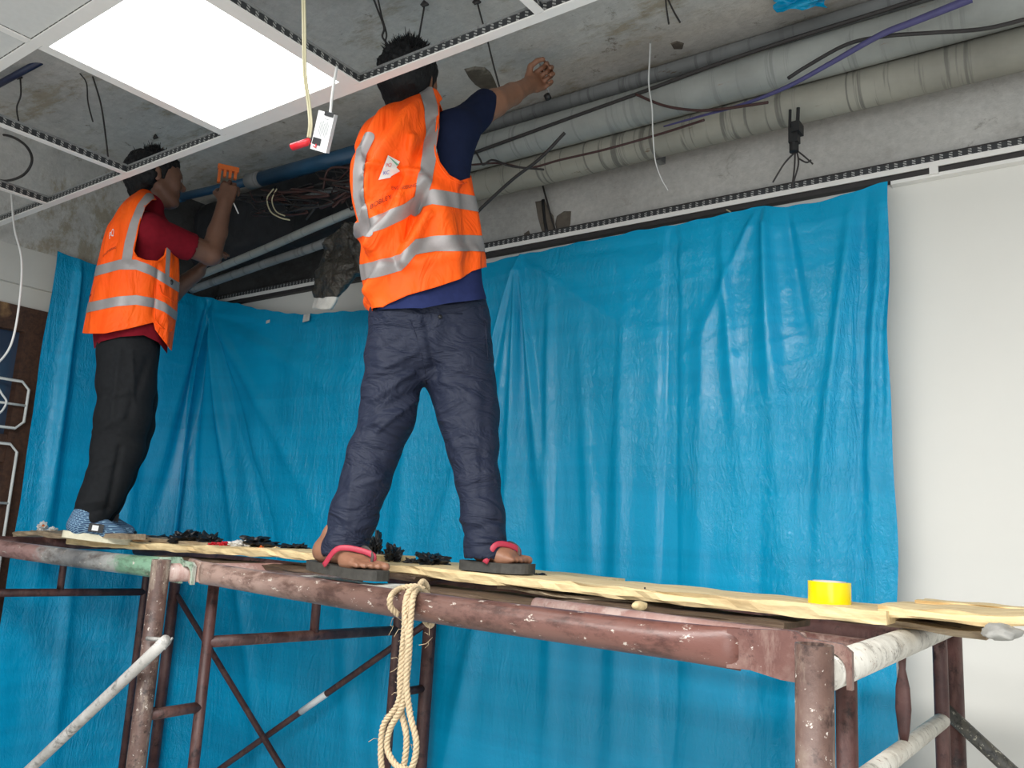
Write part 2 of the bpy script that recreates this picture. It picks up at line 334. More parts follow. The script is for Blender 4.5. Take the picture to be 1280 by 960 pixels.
# suspended ceiling grid ------------------------------------------------
def Fl(x0, x1, y0, y1): return box(x0, x1, y0, y1, G-.004, G)
trim = struct('trim_1', join(box(LX, 3.2, W-.036, W-.012, G-.003, G), box(LX, 3.2, W-.038, W-.034, G-.016, G+.002)), 'grid_white')
part('slotted_angle', box(LX, 3.2, W-.032, W-.028, G+.001, G+.024), 'grid_slots', trim, 'dark slotted angle above the white flange', smooth=False)
part('top_line', box(LX, 3.2, W-.033, W-.027, G+.024, G+.029), 'wire_dark', trim, smooth=False)
part('shadow_strip', box(LX, 3.2, W-.030, W-.001, G-.034, G-.016), 'wire_dark', trim, 'dark gap under the flange', smooth=False)
part('edge_strip', box(-.53, 3.2, W-.030, W-.001, G-.046, G-.034), 'grid_white', trim, smooth=False)
part('joint_clip', box(-.415, -.39, W-.040, W-.010, G-.040, G-.003), 'grid_white', trim, smooth=False)
def main_tee(y, x0, x1, label):
    t = empty('main_tee', ((x0+x1)/2, y, G), label, 'ceiling grid', 'ceiling grid tees')
    part('flange', Fl(x0, x1, y-.014, y+.014), 'grid_white', t, smooth=False)
    part('web', box(x0, x1, y-.0015, y+.0015, G, G+.030), 'grid_slots', t, 'dark slotted web', smooth=False); part('bulb', box(x0, x1, y-.004, y+.004, G+.029, G+.036), 'conduit_grey', t, smooth=False)
def cross_tee(x, y0, y1, label):
    t = empty('cross_tee', (x, (y0+y1)/2, G), label, 'ceiling grid', 'ceiling grid tees')
    part('flange', Fl(x-.012, x+.012, y0+.015, y1-.015), 'grid_white', t, smooth=False)
    part('web', box(x-.0015, x+.0015, y0+.01, y1-.01, G, G+.026), 'grid_slots', t, 'slotted web', smooth=False); part('bulb', box(x-.004, x+.004, y0+.01, y1-.01, G+.025, G+.032), 'conduit_grey', t, smooth=False)
YM = 1.448; Y0 = .845; GX = [-3.475, -2.87, -2.265, -1.655, -1.035, -.42]
main_tee(YM, LX, 3.2, 'long white ceiling tee running over both workers heads')
main_tee(Y0, LX, 3.2, 'long white ceiling tee along the near edge of the lit panel')
for x, l in zip(GX, ['short white cross tee nearest the left wall, with a white cable over it', 'short slotted cross tee ending just left of the left worker hair', 'short cross tee at the left edge of the lit panel', 'short cross tee at the right edge of the lit panel', 'short white cross tee above the standing worker reaching right', 'short white cross tee right of the one above the reaching worker']):
    cross_tee(x, Y0, YM, l)
cross_tee(-2.265, Y0-.6, Y0, 'short cross tee between the two white ceiling tiles at the top left')
cross_tee(-2.87, Y0-.6, Y0, 'short cross tee at the left edge of the photo, left of the white tiles')
def tile(x0, x1, y0, y1, label): thing('ceiling_tile', box(x0+.014, x1-.014, y0+.016, y1-.016, G+.001, G+.013), 'tile_white', label, 'ceiling tile', 'white ceiling tiles', smooth=False)
tile(-2.265, -1.655, Y0-.6, Y0, 'white ceiling tile in the top left corner, beside the lit panel')
tile(-2.87, -2.265, Y0-.6, Y0, 'white ceiling tile at the left edge, second from the lit panel')
lp = empty('ceiling_panel_light', (-1.96, 1.146, G), 'large square lit white panel in the ceiling grid', 'ceiling light')
part('frame', join(box(-2.253, -1.667, YM-.016-.030, YM-.014, G-.004, G+.012), box(-2.253, -1.667, Y0+.014, Y0+.026, G-.004, G+.012), box(-2.253, -2.240, Y0+.026, YM-.046, G-.004, G+.012), box(-1.690, -1.667, Y0+.026, YM-.046, G-.004, G+.012)), 'grid_white', lp, smooth=False)
part('diffuser', box(-2.240, -1.690, Y0+.026, YM-.046, G-.001, G+.006), 'led_panel_light', lp, 'glowing white diffuser', smooth=False)
part('back_plate', box(-2.253, -1.667, Y0+.016, YM-.018, G+.012, G+.016), 'conduit_grey', lp, smooth=False)

# ================================================================ pipes and cables under the slab
ce = bpy.data.objects['ceiling']
def runx(px, Y, x0, x1, r, mat, name, label, cat, group=None, sag=0, n=24):
    p = atY(*px, Y); xs = np.linspace(x0, x1, 30)
    P = [(x, Y, p[2]+sag*math.sin(x*1.7)) for x in xs]
    return thing(name, tube(P, r, n), mat, label, cat, group)
PG = 'service pipes along the back wall'
runx((880, 161), 2.60, -2.45, 1.2, .063, 'pipe_streaked', 'service_pipe', 'lowest thick pipe under the ceiling, streaked with grey drips', 'pipe', PG)
runx((880, 112), 2.52, -2.45, 1.2, .068, 'pipe_zinc', 'service_pipe', 'thick bluish grey pipe with rust specks, just above the streaked one', 'pipe', PG)
runx((880, 76), 2.60, -2.45, 1.2, .030, 'conduit_grey', 'service_pipe', 'thinner grey pipe above the rust specked pipe', 'pipe', PG)
runx((880, 62), 2.64, -2.45, 1.2, .026, 'conduit_grey', 'service_pipe', 'topmost thin grey pipe close under the concrete ceiling', 'pipe', PG)
# brackets that carry the pipes
for x in (-2.5, -1.35, .35):
    zz = atY(880, 161, 2.6)[2]
    part('pipe_hanger', join(box(x-.012, x+.012, 2.60, W-.012, zz+.06, zz+.08), box(x-.012, x+.012, 2.69, W-.01, zz-.03, SLAB)), 'conduit_grey', ce, smooth=False)
def pl(pts, n=40): return curve([atY(*p) for p in pts], n)
thing('conduit', tube(pl([(475, 250, 2.32), (400, 281, 2.36), (320, 316, 2.40), (235, 350, 2.44)]), .021, 10), 'pipe_zinc', 'upper of two grey conduits running down behind the left worker', 'pipe', 'grey conduits between the workers')
thing('conduit', tube(pl([(475, 274, 2.40), (400, 306, 2.44), (330, 330, 2.46), (240, 362, 2.50)]), .022, 10), 'conduit_grey', 'lower of two grey conduits between the workers', 'pipe', 'grey conduits between the workers')
thing('conduit', tube(pl([(460, 228, 2.45), (420, 236, 2.47), (380, 247, 2.5)]), .014, 10), 'conduit_grey', 'short grey conduit high between the workers, under the blue pipe', 'pipe', 'grey conduits between the workers')
bp = empty('blue_pipe', tuple(atY(330, 218, 2.35)), 'blue plastic pipe under the ceiling between the two workers', 'pipe')
for a, c_, r in (((152, 268), (228, 246), .026), ((228, 246), (315, 226), .022), ((326, 224), (465, 186), .036), ((465, 186), (560, 158), .036)):
    part('pipe_section', tube([atY(*a, 2.30), atY(*c_, 2.30)], r, 16), 'blue_pvc', bp)
part('coupling', tube([atY(312, 227, 2.3), atY(328, 223, 2.3)], .040, 16), 'conduit_grey', bp, 'grey coupling')
# stands in for shade in the back corner: added black duct
def rbox(x0, x1, y0, y1, z0, z1, r=.05, nx=50, amp=.012, seed=3):
    a = np.arange(40)*2*np.pi/40; cs = np.sign(np.cos(a))*np.abs(np.cos(a))**.45; sn = np.sign(np.sin(a))*np.abs(np.sin(a))**.45
    xs = np.linspace(x0, x1, nx); V = np.stack([np.broadcast_to(xs[:, None], (nx, 40)), (y0+y1)/2+(y1-y0)/2*cs[None]+0*xs[:, None], (z0+z1)/2+(z1-z0)/2*sn[None]+0*xs[:, None]], -1)
    n = fbm(V*7, 3, seed)[..., None]*amp; V = V+n*np.array([0, 1, 1.])
    F = [(i*40+j, i*40+(j+1) % 40, (i+1)*40+(j+1) % 40, (i+1)*40+j) for i in range(nx-1) for j in range(40)]+[tuple(range(40))[::-1], tuple((nx-1)*40+j for j in range(40))]
    return V.reshape(-1, 3), F
thing('dark_filler', rbox(-4.12, -2.55, 2.50, 2.70, H+1.34, H+1.72, amp=.02), 'filler_black', 'added black duct in the dark corner behind the left worker', 'filler')
# tangle of cables
def tangle(n, c, rad, seed, mats):
    r = np.random.default_rng(seed); out = []
    for k in range(n):
        P = [atY(c[0]+r.normal()*rad[0], c[1]+r.normal()*rad[1], c[2]+r.normal()*.02) for _ in range(6)]
        out.append((tube(curve(P, 40), .0035+.002*r.random(), 6), mats[k % len(mats)]))
    return out
tg = empty('cable_tangle', tuple(atY(335, 245, 2.28)), 'tangle of loose dark cables hanging below the blue pipe', 'cables')
for q, m_ in tangle(12, (365, 250, 2.28), (32, 10), 5, ['wire_dark', 'wire_brown', 'black_plastic']): part('cable', q, m_, tg)
for q, m_ in tangle(8, (440, 232, 2.28), (25, 12), 9, ['wire_dark', 'wire_brown']): part('cable', q, m_, tg)
part('cable', tube(pl([(342, 236, 2.22), (334, 248, 2.22), (338, 264, 2.22), (350, 272, 2.22), (362, 275, 2.22)]), .0035, 6), 'wire_cream', tg, 'pale looped cable')
part('cable', tube(pl([(346, 236, 2.22), (340, 250, 2.22), (345, 264, 2.22), (356, 270, 2.22)]), .003, 6), 'wire_cream', tg, 'pale looped cable')
part('cable', tube(pl([(312, 240, 2.22), (320, 252, 2.22), (335, 250, 2.22), (345, 240, 2.22)]), .003, 6), 'wire_brown', tg)
def wire(pts, r, mat, label, Y=None, name='cable', cat='cable', group=None, n=50):
    P = [atY(p[0], p[1], p[2] if len(p) > 2 else Y) for p in pts]
    return thing(name, tube(curve(P, n), r, 8), mat, label, cat, group)
wire([(590, 192), (700, 152), (800, 116), (880, 86), (980, 52), (1120, 8), (1200, -20)], .007, 'wire_dark', 'thin black cable stretched along the top of the rust specked pipe', 2.45)
wire([(1215, -2, 2.38), (1140, 28, 2.38), (1100, 44, 2.38), (1040, 78, 2.4), (985, 108, 2.42), (930, 130, 2.44), (880, 144, 2.46), (830, 158, 2.5)], np.linspace(.012, .003, 51), 'wire_purple', 'purple blue cable crossing the thick pipes at the upper right', None)
wire([(1290, 22, 2.42), (1230, 36, 2.42), (1165, 41, 2.42), (1110, 45, 2.40), (1060, 55, 2.40), (1010, 82, 2.42), (985, 98, 2.43)], .006, 'wire_dark', 'black cable looping over the purple cable', None)
wire([(795, 118, 2.42), (830, 132, 2.42), (870, 138, 2.43), (905, 136, 2.43), (960, 128, 2.42)], .005, 'wire_brown', 'brown twin cable drooping from the upper pipe to the purple cable', None)
wire([(590, 206, 2.44), (625, 204, 2.44), (660, 210, 2.44), (700, 200, 2.46), (760, 186, 2.48), (830, 166, 2.5), (880, 150, 2.46)], .0045, 'wire_brown', 'thin brown cable lying along the streaked pipe', None)
wire([(588, 278, 2.3), (600, 262, 2.3), (640, 225, 2.3), (675, 198, 2.3), (706, 166, 2.3)], .006, 'wire_dark', 'bent black rod poking out right of the reaching worker', None, 'bent_rod', 'rod')
wire([(584, 196, 2.36), (592, 188, 2.36), (600, 199, 2.36), (604, 206, 2.36), (616, 200, 2.36), (640, 208, 2.36), (680, 212, 2.4)], .004, 'wire_dark', 'short black looped wire at the reaching worker armpit', None)
# black clip with wires
ck = empty('hanging_clamp', tuple(atY(994, 188, 2.5)), 'small black clamp with loose wires hanging from the thick pipe', 'clamp')
c0 = atY(994, 168, 2.52)
part('clamp_body', join(box(c0[0]-.018, c0[0]+.012, 2.505, 2.535, c0[2]-.03, c0[2]+.02), box(c0[0]-.005, c0[0]+.020, 2.495, 2.545, c0[2]+.0, c0[2]+.035), tube([c0+(-.004, 0, -.03), c0+(-.004, 0, -.06)], .015, 12), tube([c0+(-.018, 0, .02), c0+(-.016, .0, .09)], .005, 8), tube([c0+(.008, 0, .04), c0+(.01, 0, .09)], .006, 8)), 'black_plastic', ck, smooth=False)
for p in ([(994, 186), (993, 210), (990, 235)], [(996, 188), (998, 205), (992, 228)], [(996, 188), (1006, 196), (1016, 205)], [(994, 190), (980, 205), (966, 228)], [(998, 198), (1008, 203), (1014, 200)]):
    part('loose_wire', tube(curve([atY(*q, 2.53) for q in p], 16), .0028, 6), 'wire_dark', ck)
# hanging wires above the grid
def hang(pts, r, mat, label, name='hanger_wire', z=None, group='wires hanging from the concrete ceiling'):
    top = atZ(pts[0][0], pts[0][1], 1.75) if pts[0][1] >= 0 else atZ(pts[0][0], pts[0][1], 1.745)
    yv = top[1] if z is None else z
    P = [atY(x, y, yv) for x, y in pts]; P[0] = top
    return thing(name, tube(curve(P, 30), r, 8), mat, label, 'wire', group)
hang([(466, -4), (472, 12), (480, 34), (478, 46), (486, 58), (490, 76)], .0035, 'wire_dark', 'twisted dark wire above the reaching worker head')
hang([(472, -4), (477, 20), (483, 42), (482, 54), (489, 68)], .003, 'wire_dark', 'second strand of the twisted wire above the reaching worker head')
hang([(531, 4), (528, 22), (524, 45), (522, 66)], .0032, 'wire_dark', 'dark wire with a knot, just right of the twisted wire')
hang([(596, 0), (601, 20), (608, 45), (616, 78), (624, 108)], .003, 'wire_dark', 'long thin wire passing the tee left of the peeled patch')
hang([(100, 92), (108, 104), (110, 128), (116, 152)], .0028, 'wire_dark', 'faint thin wire left of the longer wire near the left worker', 'hanger_wire')
hang([(116, 96), (126, 130), (132, 170), (136, 205)], .0034, 'wire_dark', 'long thin wire above the left worker shoulder')
hang([(25, 92), (26, 118), (21, 135), (24, 156)], .0034, 'wire_dark', 'short bent wire at the far left under the navy conduit')
hang([(832, -3), (833, 10), (836, 30)], .003, 'wire_dark', 'pair of short wires at the top right, left strand')
hang([(834, -3), (842, 14), (850, 28)], .003, 'wire_dark', 'pair of short wires at the top right, right strand')
for kx, ky in ((530, 6), (595, 3), (194, 172), (24, 97)):
    p = atZ(kx, ky, 1.73); V, F = tube([p+(-.012, 0, 0), p+(0, 0, .012), p+(.012, .004, 0), p+(.002, -.01, -.01)], .006, 8)
    thing('ceiling_hook', (V, F), 'wire_dark', {530: 'small knotted hook at the top, above the reaching worker', 595: 'small hook at the top, right of the knotted one', 194: 'small dark hook above the left worker hair', 24: 'small dark hook at the far left beside the navy conduit'}[kx], 'hook')
thing('white_string', tube(curve([atY(813, 54, 2.43), atY(812, 75, 2.4), atY(811, 105, 2.38), atY(815, 135, 2.36), atY(816, 165, 2.36), atY(819, 200, 2.38), atY(826, 222, 2.4), atY(835, 238, 2.42)], 60), np.linspace(.0034, .0012, 61), 6), 'wire_white', 'thin white string dangling in front of the thick pipes', 'string')
thing('blue_sheet_scrap', (lambda V: (V, [(i*9+j, i*9+j+1, (i+1)*9+j+1, (i+1)*9+j) for i in range(7) for j in range(8)]))(np.array([atY(968+j*8+3*math.sin(i*2.), -8+i*3.2-j*.8+2*math.sin(j*1.7+i), 2.42+.02*math.sin(i*1.3+j)) for i in range(8) for j in range(9)])), 'blue_sheet', 'scrap of blue plastic caught at the top edge of the photo', 'plastic scrap')
# navy conduits at upper left
thing('navy_conduit', tube([atY(-40, 126, 1.2), atY(105, 48, 1.385)], .014, 12), 'navy_pvc', 'navy conduit above the tile at the far left', 'pipe', 'navy conduits')
thing('navy_conduit', tube([atY(-20, 178, 1.62), atY(60, 256, 1.85), atY(150, 344, 2.15)], .013, 12), 'navy_pvc', 'long straight navy conduit slanting down to the left worker back', 'pipe', 'navy conduits')
thing('cable_loop', tube(curve([atY(-12, 168, 1.5), atY(12, 170, 1.5), atY(32, 182, 1.5), (atY(40, 200, 1.5)), atY(30, 218, 1.5), atY(8, 226, 1.5), atY(-14, 222, 1.5)], 40), .006, 8), 'wire_dark', 'dark cable loop at the left edge below the slotted tee', 'cable')
thing('white_cable', tube(curve([atY(14, 240, 1.42), atY(18, 285, 1.42), atY(27, 325, 1.42), atY(24, 380, 1.42), atY(14, 430, 1.42), atY(-4, 455, 1.42), atY(-20, 462, 1.42)], 60), .0045, 8), 'wire_white', 'white cable curling down the left edge in front of the wall', 'cable')
thing('white_cable', tube(curve([atX(-6, 478, LX+.03), atX(2, 492, LX+.03), atX(8, 502, LX+.03), atX(2, 514, LX+.03), atX(-8, 520, LX+.03)], 30), .005, 8), 'wire_white', 'short white cable bend in front of the window grille', 'cable')
# broken patches
def patch(pts, T, th, mat, parent, label):            # pts 2-D outline via T(x,y)->3D ; slab of thickness along T normal
    c = np.mean(pts, 0); n = len(pts); P = np.array([T(*p) for p in pts]); Q = np.array([T(*(c+(np.array(p)-c)*.86)) for p in pts])
    P2 = Q+th; V = np.concatenate([P, P2, [T(*c)+th*1.2]])
    F = [(i, (i+1) % n, n+(i+1) % n, n+i) for i in range(n)]+[(n+i, n+(i+1) % n, 2*n) for i in range(n)]
    return part('broken_patch', (V, F), mat, parent, label, smooth=False)
ty = lambda x, y: atY(x, y, W-.0125); tz = lambda x, y: atZ(x, y, 1.75)
patch([(669, 252), (681, 250), (686, 262), (692, 270), (694, 285), (690, 296), (680, 298), (676, 285), (672, 270)], ty, np.array([0, -.004, 0]), 'broken_dark', wb, 'dark broken plaster')
patch([(696, 270), (705, 264), (714, 264), (713, 280), (706, 296), (697, 294), (694, 280)], ty, np.array([0, -.004, 0]), 'broken_dark', wb, 'dark broken plaster')
patch([(655, 292), (661, 288), (664, 296), (656, 302)], ty, np.array([0, -.003, 0]), 'broken_dark', wb, 'dark broken plaster')
part('crack_rod', tube(curve([ty(680, 232), ty(687, 258), ty(693, 280), ty(699, 297)], 20)-np.array([0, .012, 0]), .004, 6), 'wire_dark', wb, 'thin dark wire down the plaster')
part('crack', tube(curve([ty(679, 250), ty(681, 270), ty(684, 290)], 12), .009, 6), 'black_plastic', wb, 'dark slot in the plaster')
ce = bpy.data.objects['ceiling']
patch([(580, 86), (594, 83), (606, 84), (613, 90), (618, 100), (622, 110), (606, 114), (594, 106), (586, 97)], tz, np.array([0, 0, -.006]), 'peeled_brown', ce, 'brown peeled patch of concrete')
patch([(838, 54), (846, 51), (855, 54), (853, 61), (842, 61)], tz, np.array([0, 0, -.004]), 'broken_dark', ce, 'small dark spot')
patch([(318, 28), (330, 22), (345, 30), (352, 46), (340, 52), (326, 40)], tz, np.array([0, 0, -.004]), 'peeled_brown', ce, 'brown stained patch')
# black foil bag hanging over the grid
def bag():
    n, m = 46, 60; V = []
    for i in range(n):
        t = i/(n-1); y = 282+t*104
        L_ = np.interp(t, [0, .1, .3, .55, .75, 1], [428, 418, 406, 396, 391, 390]); R_ = np.interp(t, [0, .1, .3, .55, .62, .8, 1], [440, 470, 474, 466, 446, 430, 416])
        for j in range(m):
            a = 2*math.pi*j/m; x = (L_+R_)/2+(R_-L_)/2*math.cos(a); Y = 2.28-.06*math.sin(a)*(1-.6*t)
            V.append(atY(x, y, Y))
    V = np.array(V); c = fbm(V*13, 3, 5); e_ = np.repeat(1-.75*np.linspace(0, 1, n)**2, m); V[:, 1] += (c*.034-.02*np.abs(fbm(V*22, 2, 15)))*e_; V[:, 0] += fbm(V*11, 3, 8)*.020*e_; V[:, 2] += fbm(V*16, 2, 18)*.012*e_
    F = [(i*m+j, i*m+(j+1) % m, (i+1)*m+(j+1) % m, (i+1)*m+j) for i in range(n-1) for j in range(m)]
    k = int(n*.86)
    return V, [f for f in F if f[0] < k*m]+[tuple(range(m))[::-1]], [f for f in F if f[0] >= k*m]+[tuple((n-1)*m+j for j in range(m))]
V_, F1, F2 = bag(); bg = empty('plastic_bag', tuple(atY(420, 385, 2.4)), 'crumpled black plastic bag with a white end hanging between the workers', 'bag')
part('bag_skin', (V_, F1), 'foil_black', bg); part('bag_end', (V_, F2), 'bag_white', bg, 'dusty white end')
# led driver
dc = atY(405, 165, 1.12); dr = empty('led_driver', tuple(dc), 'white lamp driver box hanging on a cable under the lit panel', 'driver box')
vv = dc-np.array([0, 0, H]); vv /= np.linalg.norm(vv); rr = np.cross(vv, (0, 0, 1)); rr /= np.linalg.norm(rr); uu = np.cross(rr, vv)
def obox(c, r, u, v, a, b_, t):
    V = [c+r*sx*a+u*sy*b_+v*sz*t for sx in (-1, 1) for sy in (-1, 1) for sz in (-1, 1)]
    return np.array(V), [(0, 1, 3, 2), (4, 6, 7, 5), (0, 4, 5, 1), (2, 3, 7, 6), (0, 2, 6, 4), (1, 5, 7, 3)]
th_ = math.radians(-7); r2 = rr*math.cos(th_)+uu*math.sin(th_); u2 = -rr*math.sin(th_)+uu*math.cos(th_)
vt = vv*.93+rr*.3; vt /= np.linalg.norm(vt); r3 = np.cross(u2, -vt)*-1; r3 /= np.linalg.norm(r3)
if np.dot(r3, rr) < 0: r3 = -r3
sc_ = 1.72/1030
def on(x, y, e=0): return dc+r3*x*sc_+u2*y*sc_-vt*(.012+e)
part('case', obox(dc, r3, u2, vt, 11*sc_, 25.5*sc_, .012), 'white_plastic', dr, smooth=False)
part('terminal', obox(on(4, 24, -.003), r3, u2, vt, 6*sc_, 2.8*sc_, .006), 'black_plastic', dr, 'black cable gland', smooth=False)
part('terminal', obox(on(-4.5, -14, -.003), r3, u2, vt, 5.5*sc_, 4.5*sc_, .005), 'black_plastic', dr, 'black terminal block', smooth=False)
lines = [obox(on(x, y, .0004), r3, u2, vt, wd*sc_, .45*sc_, .0003) for x, y, wd in [(2, 17, 3)]]+[obox(on(-5+k*1.9, 4, .0004), r3, u2, vt, .35*sc_, (7+2*(k % 3))*sc_, .0003) for k in range(7)]
part('print', join(*lines), 'grey_print', dr, 'rows of tiny grey print', smooth=False)
part('cable', tube(curve([on(4, 26, -.006), atY(415, 122, 1.15), atY(418, 100, 1.17), atY(421, 84, 1.2)], 20), .0032, 8), 'wire_white', dr, 'white cable')
part('cable', tube(curve([on(-4.5, -17, 0), atY(394, 184, 1.11), atY(388, 179, 1.11)], 16), .0016, 6), 'red_plastic', dr, 'thin red lead')
wn_ = curve([atY(379, -20, 1.02), atY(380, 30, 1.03), atY(381, 90, 1.06), atY(386, 130, 1.09), atY(388, 155, 1.1), atY(386, 172, 1.11)], 50)
cw = thing('supply_cable', join(tube(wn_+rr*.0022, .0026, 8), tube(wn_-rr*.0022, .0026, 8)), 'wire_cream', 'cream twin flex hanging down in front of the lit panel to a red connector', 'cable')
part('connector', tube([atY(387, 174, 1.11), atY(383, 178, 1.11), atY(365, 184, 1.10)], [.004, .0095, .0095], 10, sy=.8), 'red_plastic', cw, 'red wire connector')
# small white and orange offcuts by the trim
thing('cable_tie', tube(curve([atY(908, 262, 2.70), atY(916, 268, 2.68), atY(927, 286, 2.66)], 12), .003, 6), 'wire_cream', 'thin cream cable tie sticking out at the top of the blue sheet', 'cable tie')

# ================================================================ blue sheet
def tarp():
    xs0, xs1 = -.53, LX+.045; Yw = 2.672; rc = .10
    segs = [(xs0, Yw)]; L1 = xs0-(xs1+rc); La = math.pi/2*rc; L2 = (Yw-rc)-1.80; Ltot = L1+La+L2
    ns, nz = 900, 420
    s = np.linspace(0, 1, ns)*Ltot
    X = np.where(s < L1, xs0-s, np.where(s < L1+La, xs1+rc-rc*np.sin(np.clip((s-L1)/rc, 0, np.pi/2)), xs1))
    Yy = np.where(s < L1, Yw, np.where(s < L1+La, Yw-rc+rc*np.cos(np.clip((s-L1)/rc, 0, np.pi/2)), Yw-rc-(s-L1-La)))
    NX = np.where(s < L1, 0, np.where(s < L1+La, np.sin(np.clip((s-L1)/rc, 0, np.pi/2)), 1.)); NY = -np.sqrt(1-NX**2)
    def st(x, y):                                     # pixel -> (s, z)
        p = atY(x, y, Yw)
        if p[0] > xs1+.0: return xs0-p[0], p[2]
        q = atX(x, y, xs1); return L1+La+(Yw-rc-q[1]), q[2]
    top = [st(p[0], p[1]-2.5) for p in [(1119, 228), (1090, 236), (1040, 251), (985, 262), (940, 262), (880, 277), (800, 291), (720, 307), (655, 321), (622, 328), (600, 334), (560, 372), (460, 390), (400, 394), (378, 396), (330, 390), (300, 383), (262, 377), (200, 360), (140, 339), (100, 327), (85, 321)]]
    top[0] = (0, top[0][1]); top[-1] = (Ltot, top[-1][1]); ts = np.array([a for a, b in top]); tz_ = np.array([b for a, b in top])
    o = np.argsort(ts); zt = np.interp(s, ts[o], tz_[o])+.002*np.sin(s*23)+.002*np.sin(s*51)
    v = np.linspace(0, 1, nz); Z = zt[:, None]*(1-v)[None]+.03*v[None]
    SS = s[:, None]+0*Z
    h = np.zeros_like(Z)
    def fold(p0, p1, w0, w1, a0, a1=None, sharp=1.):
        nonlocal h
        a1 = a0 if a1 is None else a1
        (sa, za), (sb, zb) = st(*p0), st(*p1); d = np.array([sb-sa, zb-za]); Ln = np.hypot(*d); d /= Ln
        t = ((SS-sa)*d[0]+(Z-za)*d[1])/Ln; dist = (SS-sa)*d[1]-(Z-za)*d[0]
        wd = w0+(w1-w0)*np.clip(t, 0, 1.3); am = a0+(a1-a0)*np.clip(t, 0, 1)
        win = 1/(1+np.exp(-(t+.0)*14))*1/(1+np.exp((t-1.0)*7))
        h += am*win*np.exp(-np.abs(dist/wd)**(2*sharp))
    # fan from the fixing above right shoulder of the worker
    for p1, a in (((640, 640), .028), ((592, 560), .018), ((684, 640), .024), ((625, 520), .016), ((662, 620), -.012), ((560, 640), .02)): fold((652, 322), p1, .008, .035, a)
    fold((655, 326), (800, 420), .012, .05, .010); fold((720, 318), (860, 300), .02, .03, -.008)
    # vertical folds on the right half
    for p0, p1, w0, w1, a in (((690, 400), (690, 760), .02, .03, .020), ((730, 430), (745, 720), .03, .03, .012), ((782, 420), (770, 900), .025, .05, .016), ((842, 280), (835, 960), .02, .045, -.030), ((880, 430), (875, 800), .03, .04, .014), ((905, 300), (925, 560), .02, .03, .016), ((960, 268), (962, 470), .015, .04, .022), ((985, 270), (1010, 430), .015, .03, -.016), ((945, 270), (880, 420), .01, .03, .012), ((958, 270), (1000, 960), .012, .07, .018),
                             ((1062, 290), (1035, 560), .02, .02, .024), ((1035, 500), (1020, 900), .02, .05, .018), ((1080, 260), (1072, 960), .02, .035, -.022), ((1100, 290), (1088, 600), .015, .02, .022), ((1117, 270), (1112, 520), .01, .015, .02), ((760, 600), (750, 960), .04, .05, -.016), ((640, 620), (560, 960), .03, .05, .022), ((700, 700), (690, 960), .03, .05, .014), ((950, 640), (935, 960), .03, .05, -.018), ((1000, 660), (990, 960), .03, .04, .015)): fold(p0, p1, w0, w1, a)
    # the corner crease and its fan
    for p0, p1, w0, w1, a in (((268, 390), (222, 690), .006, .030, .060), ((266, 395), (254, 690), .01, .04, -.02), ((268, 395), (300, 690), .01, .05, .030), ((270, 400), (345, 690), .01, .05, -.026), ((270, 400), (400, 640), .02, .06, .018), ((262, 395), (180, 690), .01, .06, -.03), ((285, 400), (470, 440), .02, .06, -.012), ((300, 420), (480, 520), .03, .06, .012), ((310, 410), (455, 470), .03, .03, -.010),
                             ((98, 335), (55, 660), .015, .04, .045), ((120, 345), (118, 600), .01, .04, -.02), ((150, 380), (118, 640), .02, .04, .028), ((180, 420), (150, 690), .03, .04, .02), ((235, 520), (205, 900), .02, .05, .03), ((300, 690), (330, 960), .04, .06, .02), ((90, 700), (60, 960), .03, .04, .02), ((430, 700), (440, 960), .05, .06, .02), ((520, 500), (470, 960), .04, .07, .016)): fold(p0, p1, w0, w1, a)
    P = np.stack([SS*2.6, Z*.55, 0*Z], -1); h += .012*fbm(P, 3, 3)
    P = np.stack([SS*6, Z*1.1+.8*fbm(P, 2, 9), 0*Z], -1); h += .0040*fbm(P, 2, 13)
    P = np.stack([SS*6+Z*2, Z*9, 0*Z], -1); cr = fbm(P, 3, 21)
    msk = np.clip(fbm(np.stack([SS*1.2, Z*1.5, 0*Z], -1), 2, 31)+.3, 0, 1); h += .0012*msk*(1-np.abs(cr))**2*2
    h += .10*np.exp(-((SS-(L1+.05))/.22)**2)*np.clip((zt[:, None]-Z)/.9, 0, 1)          # billows out of the corner
    h = np.clip(h+.016, .002, None)*np.clip((zt[:, None]-Z)/.10+.25, .2, 1)
    edge = .006*np.sin(Z*5)+.003*np.sin(Z*13+1)
    e0 = np.clip(1-SS/.25, 0, 1)*(edge+.012*np.exp(-((Z-2.3)/.15)**2)); e1 = np.clip((SS-Ltot+.25)/.25, 0, 1)*edge
    X3 = X[:, None]+NX[:, None]*h+e0; Y3 = Yy[:, None]+NY[:, None]*h+e1*.6
    h2 = np.where(SS > L1+La, 0.0, 0)
    V = np.stack([X3, Y3, Z], -1).reshape(-1, 3)
    I = np.arange(ns*nz).reshape(ns, nz); F = np.stack([I[:-1, :-1], I[1:, :-1], I[1:, 1:], I[:-1, 1:]], -1).reshape(-1, 4)
    return V, F
tp = thing('plastic_sheet', tarp(), 'blue_sheet', 'large blue plastic sheet hung over the back wall and round the left corner', 'plastic sheet')
for k, (x, y) in enumerate(((383, 397), (335, 402))):
    p = atY(x, y, 2.64); part('tape_piece', obox(p, np.array([1, 0, .1]), np.array([0, .05, 1]), np.array([0, 1, 0]), .024 if k == 0 else .014, .02 if k == 0 else .008, .001), 'bag_white', tp, 'scrap of clear tape', smooth=False)

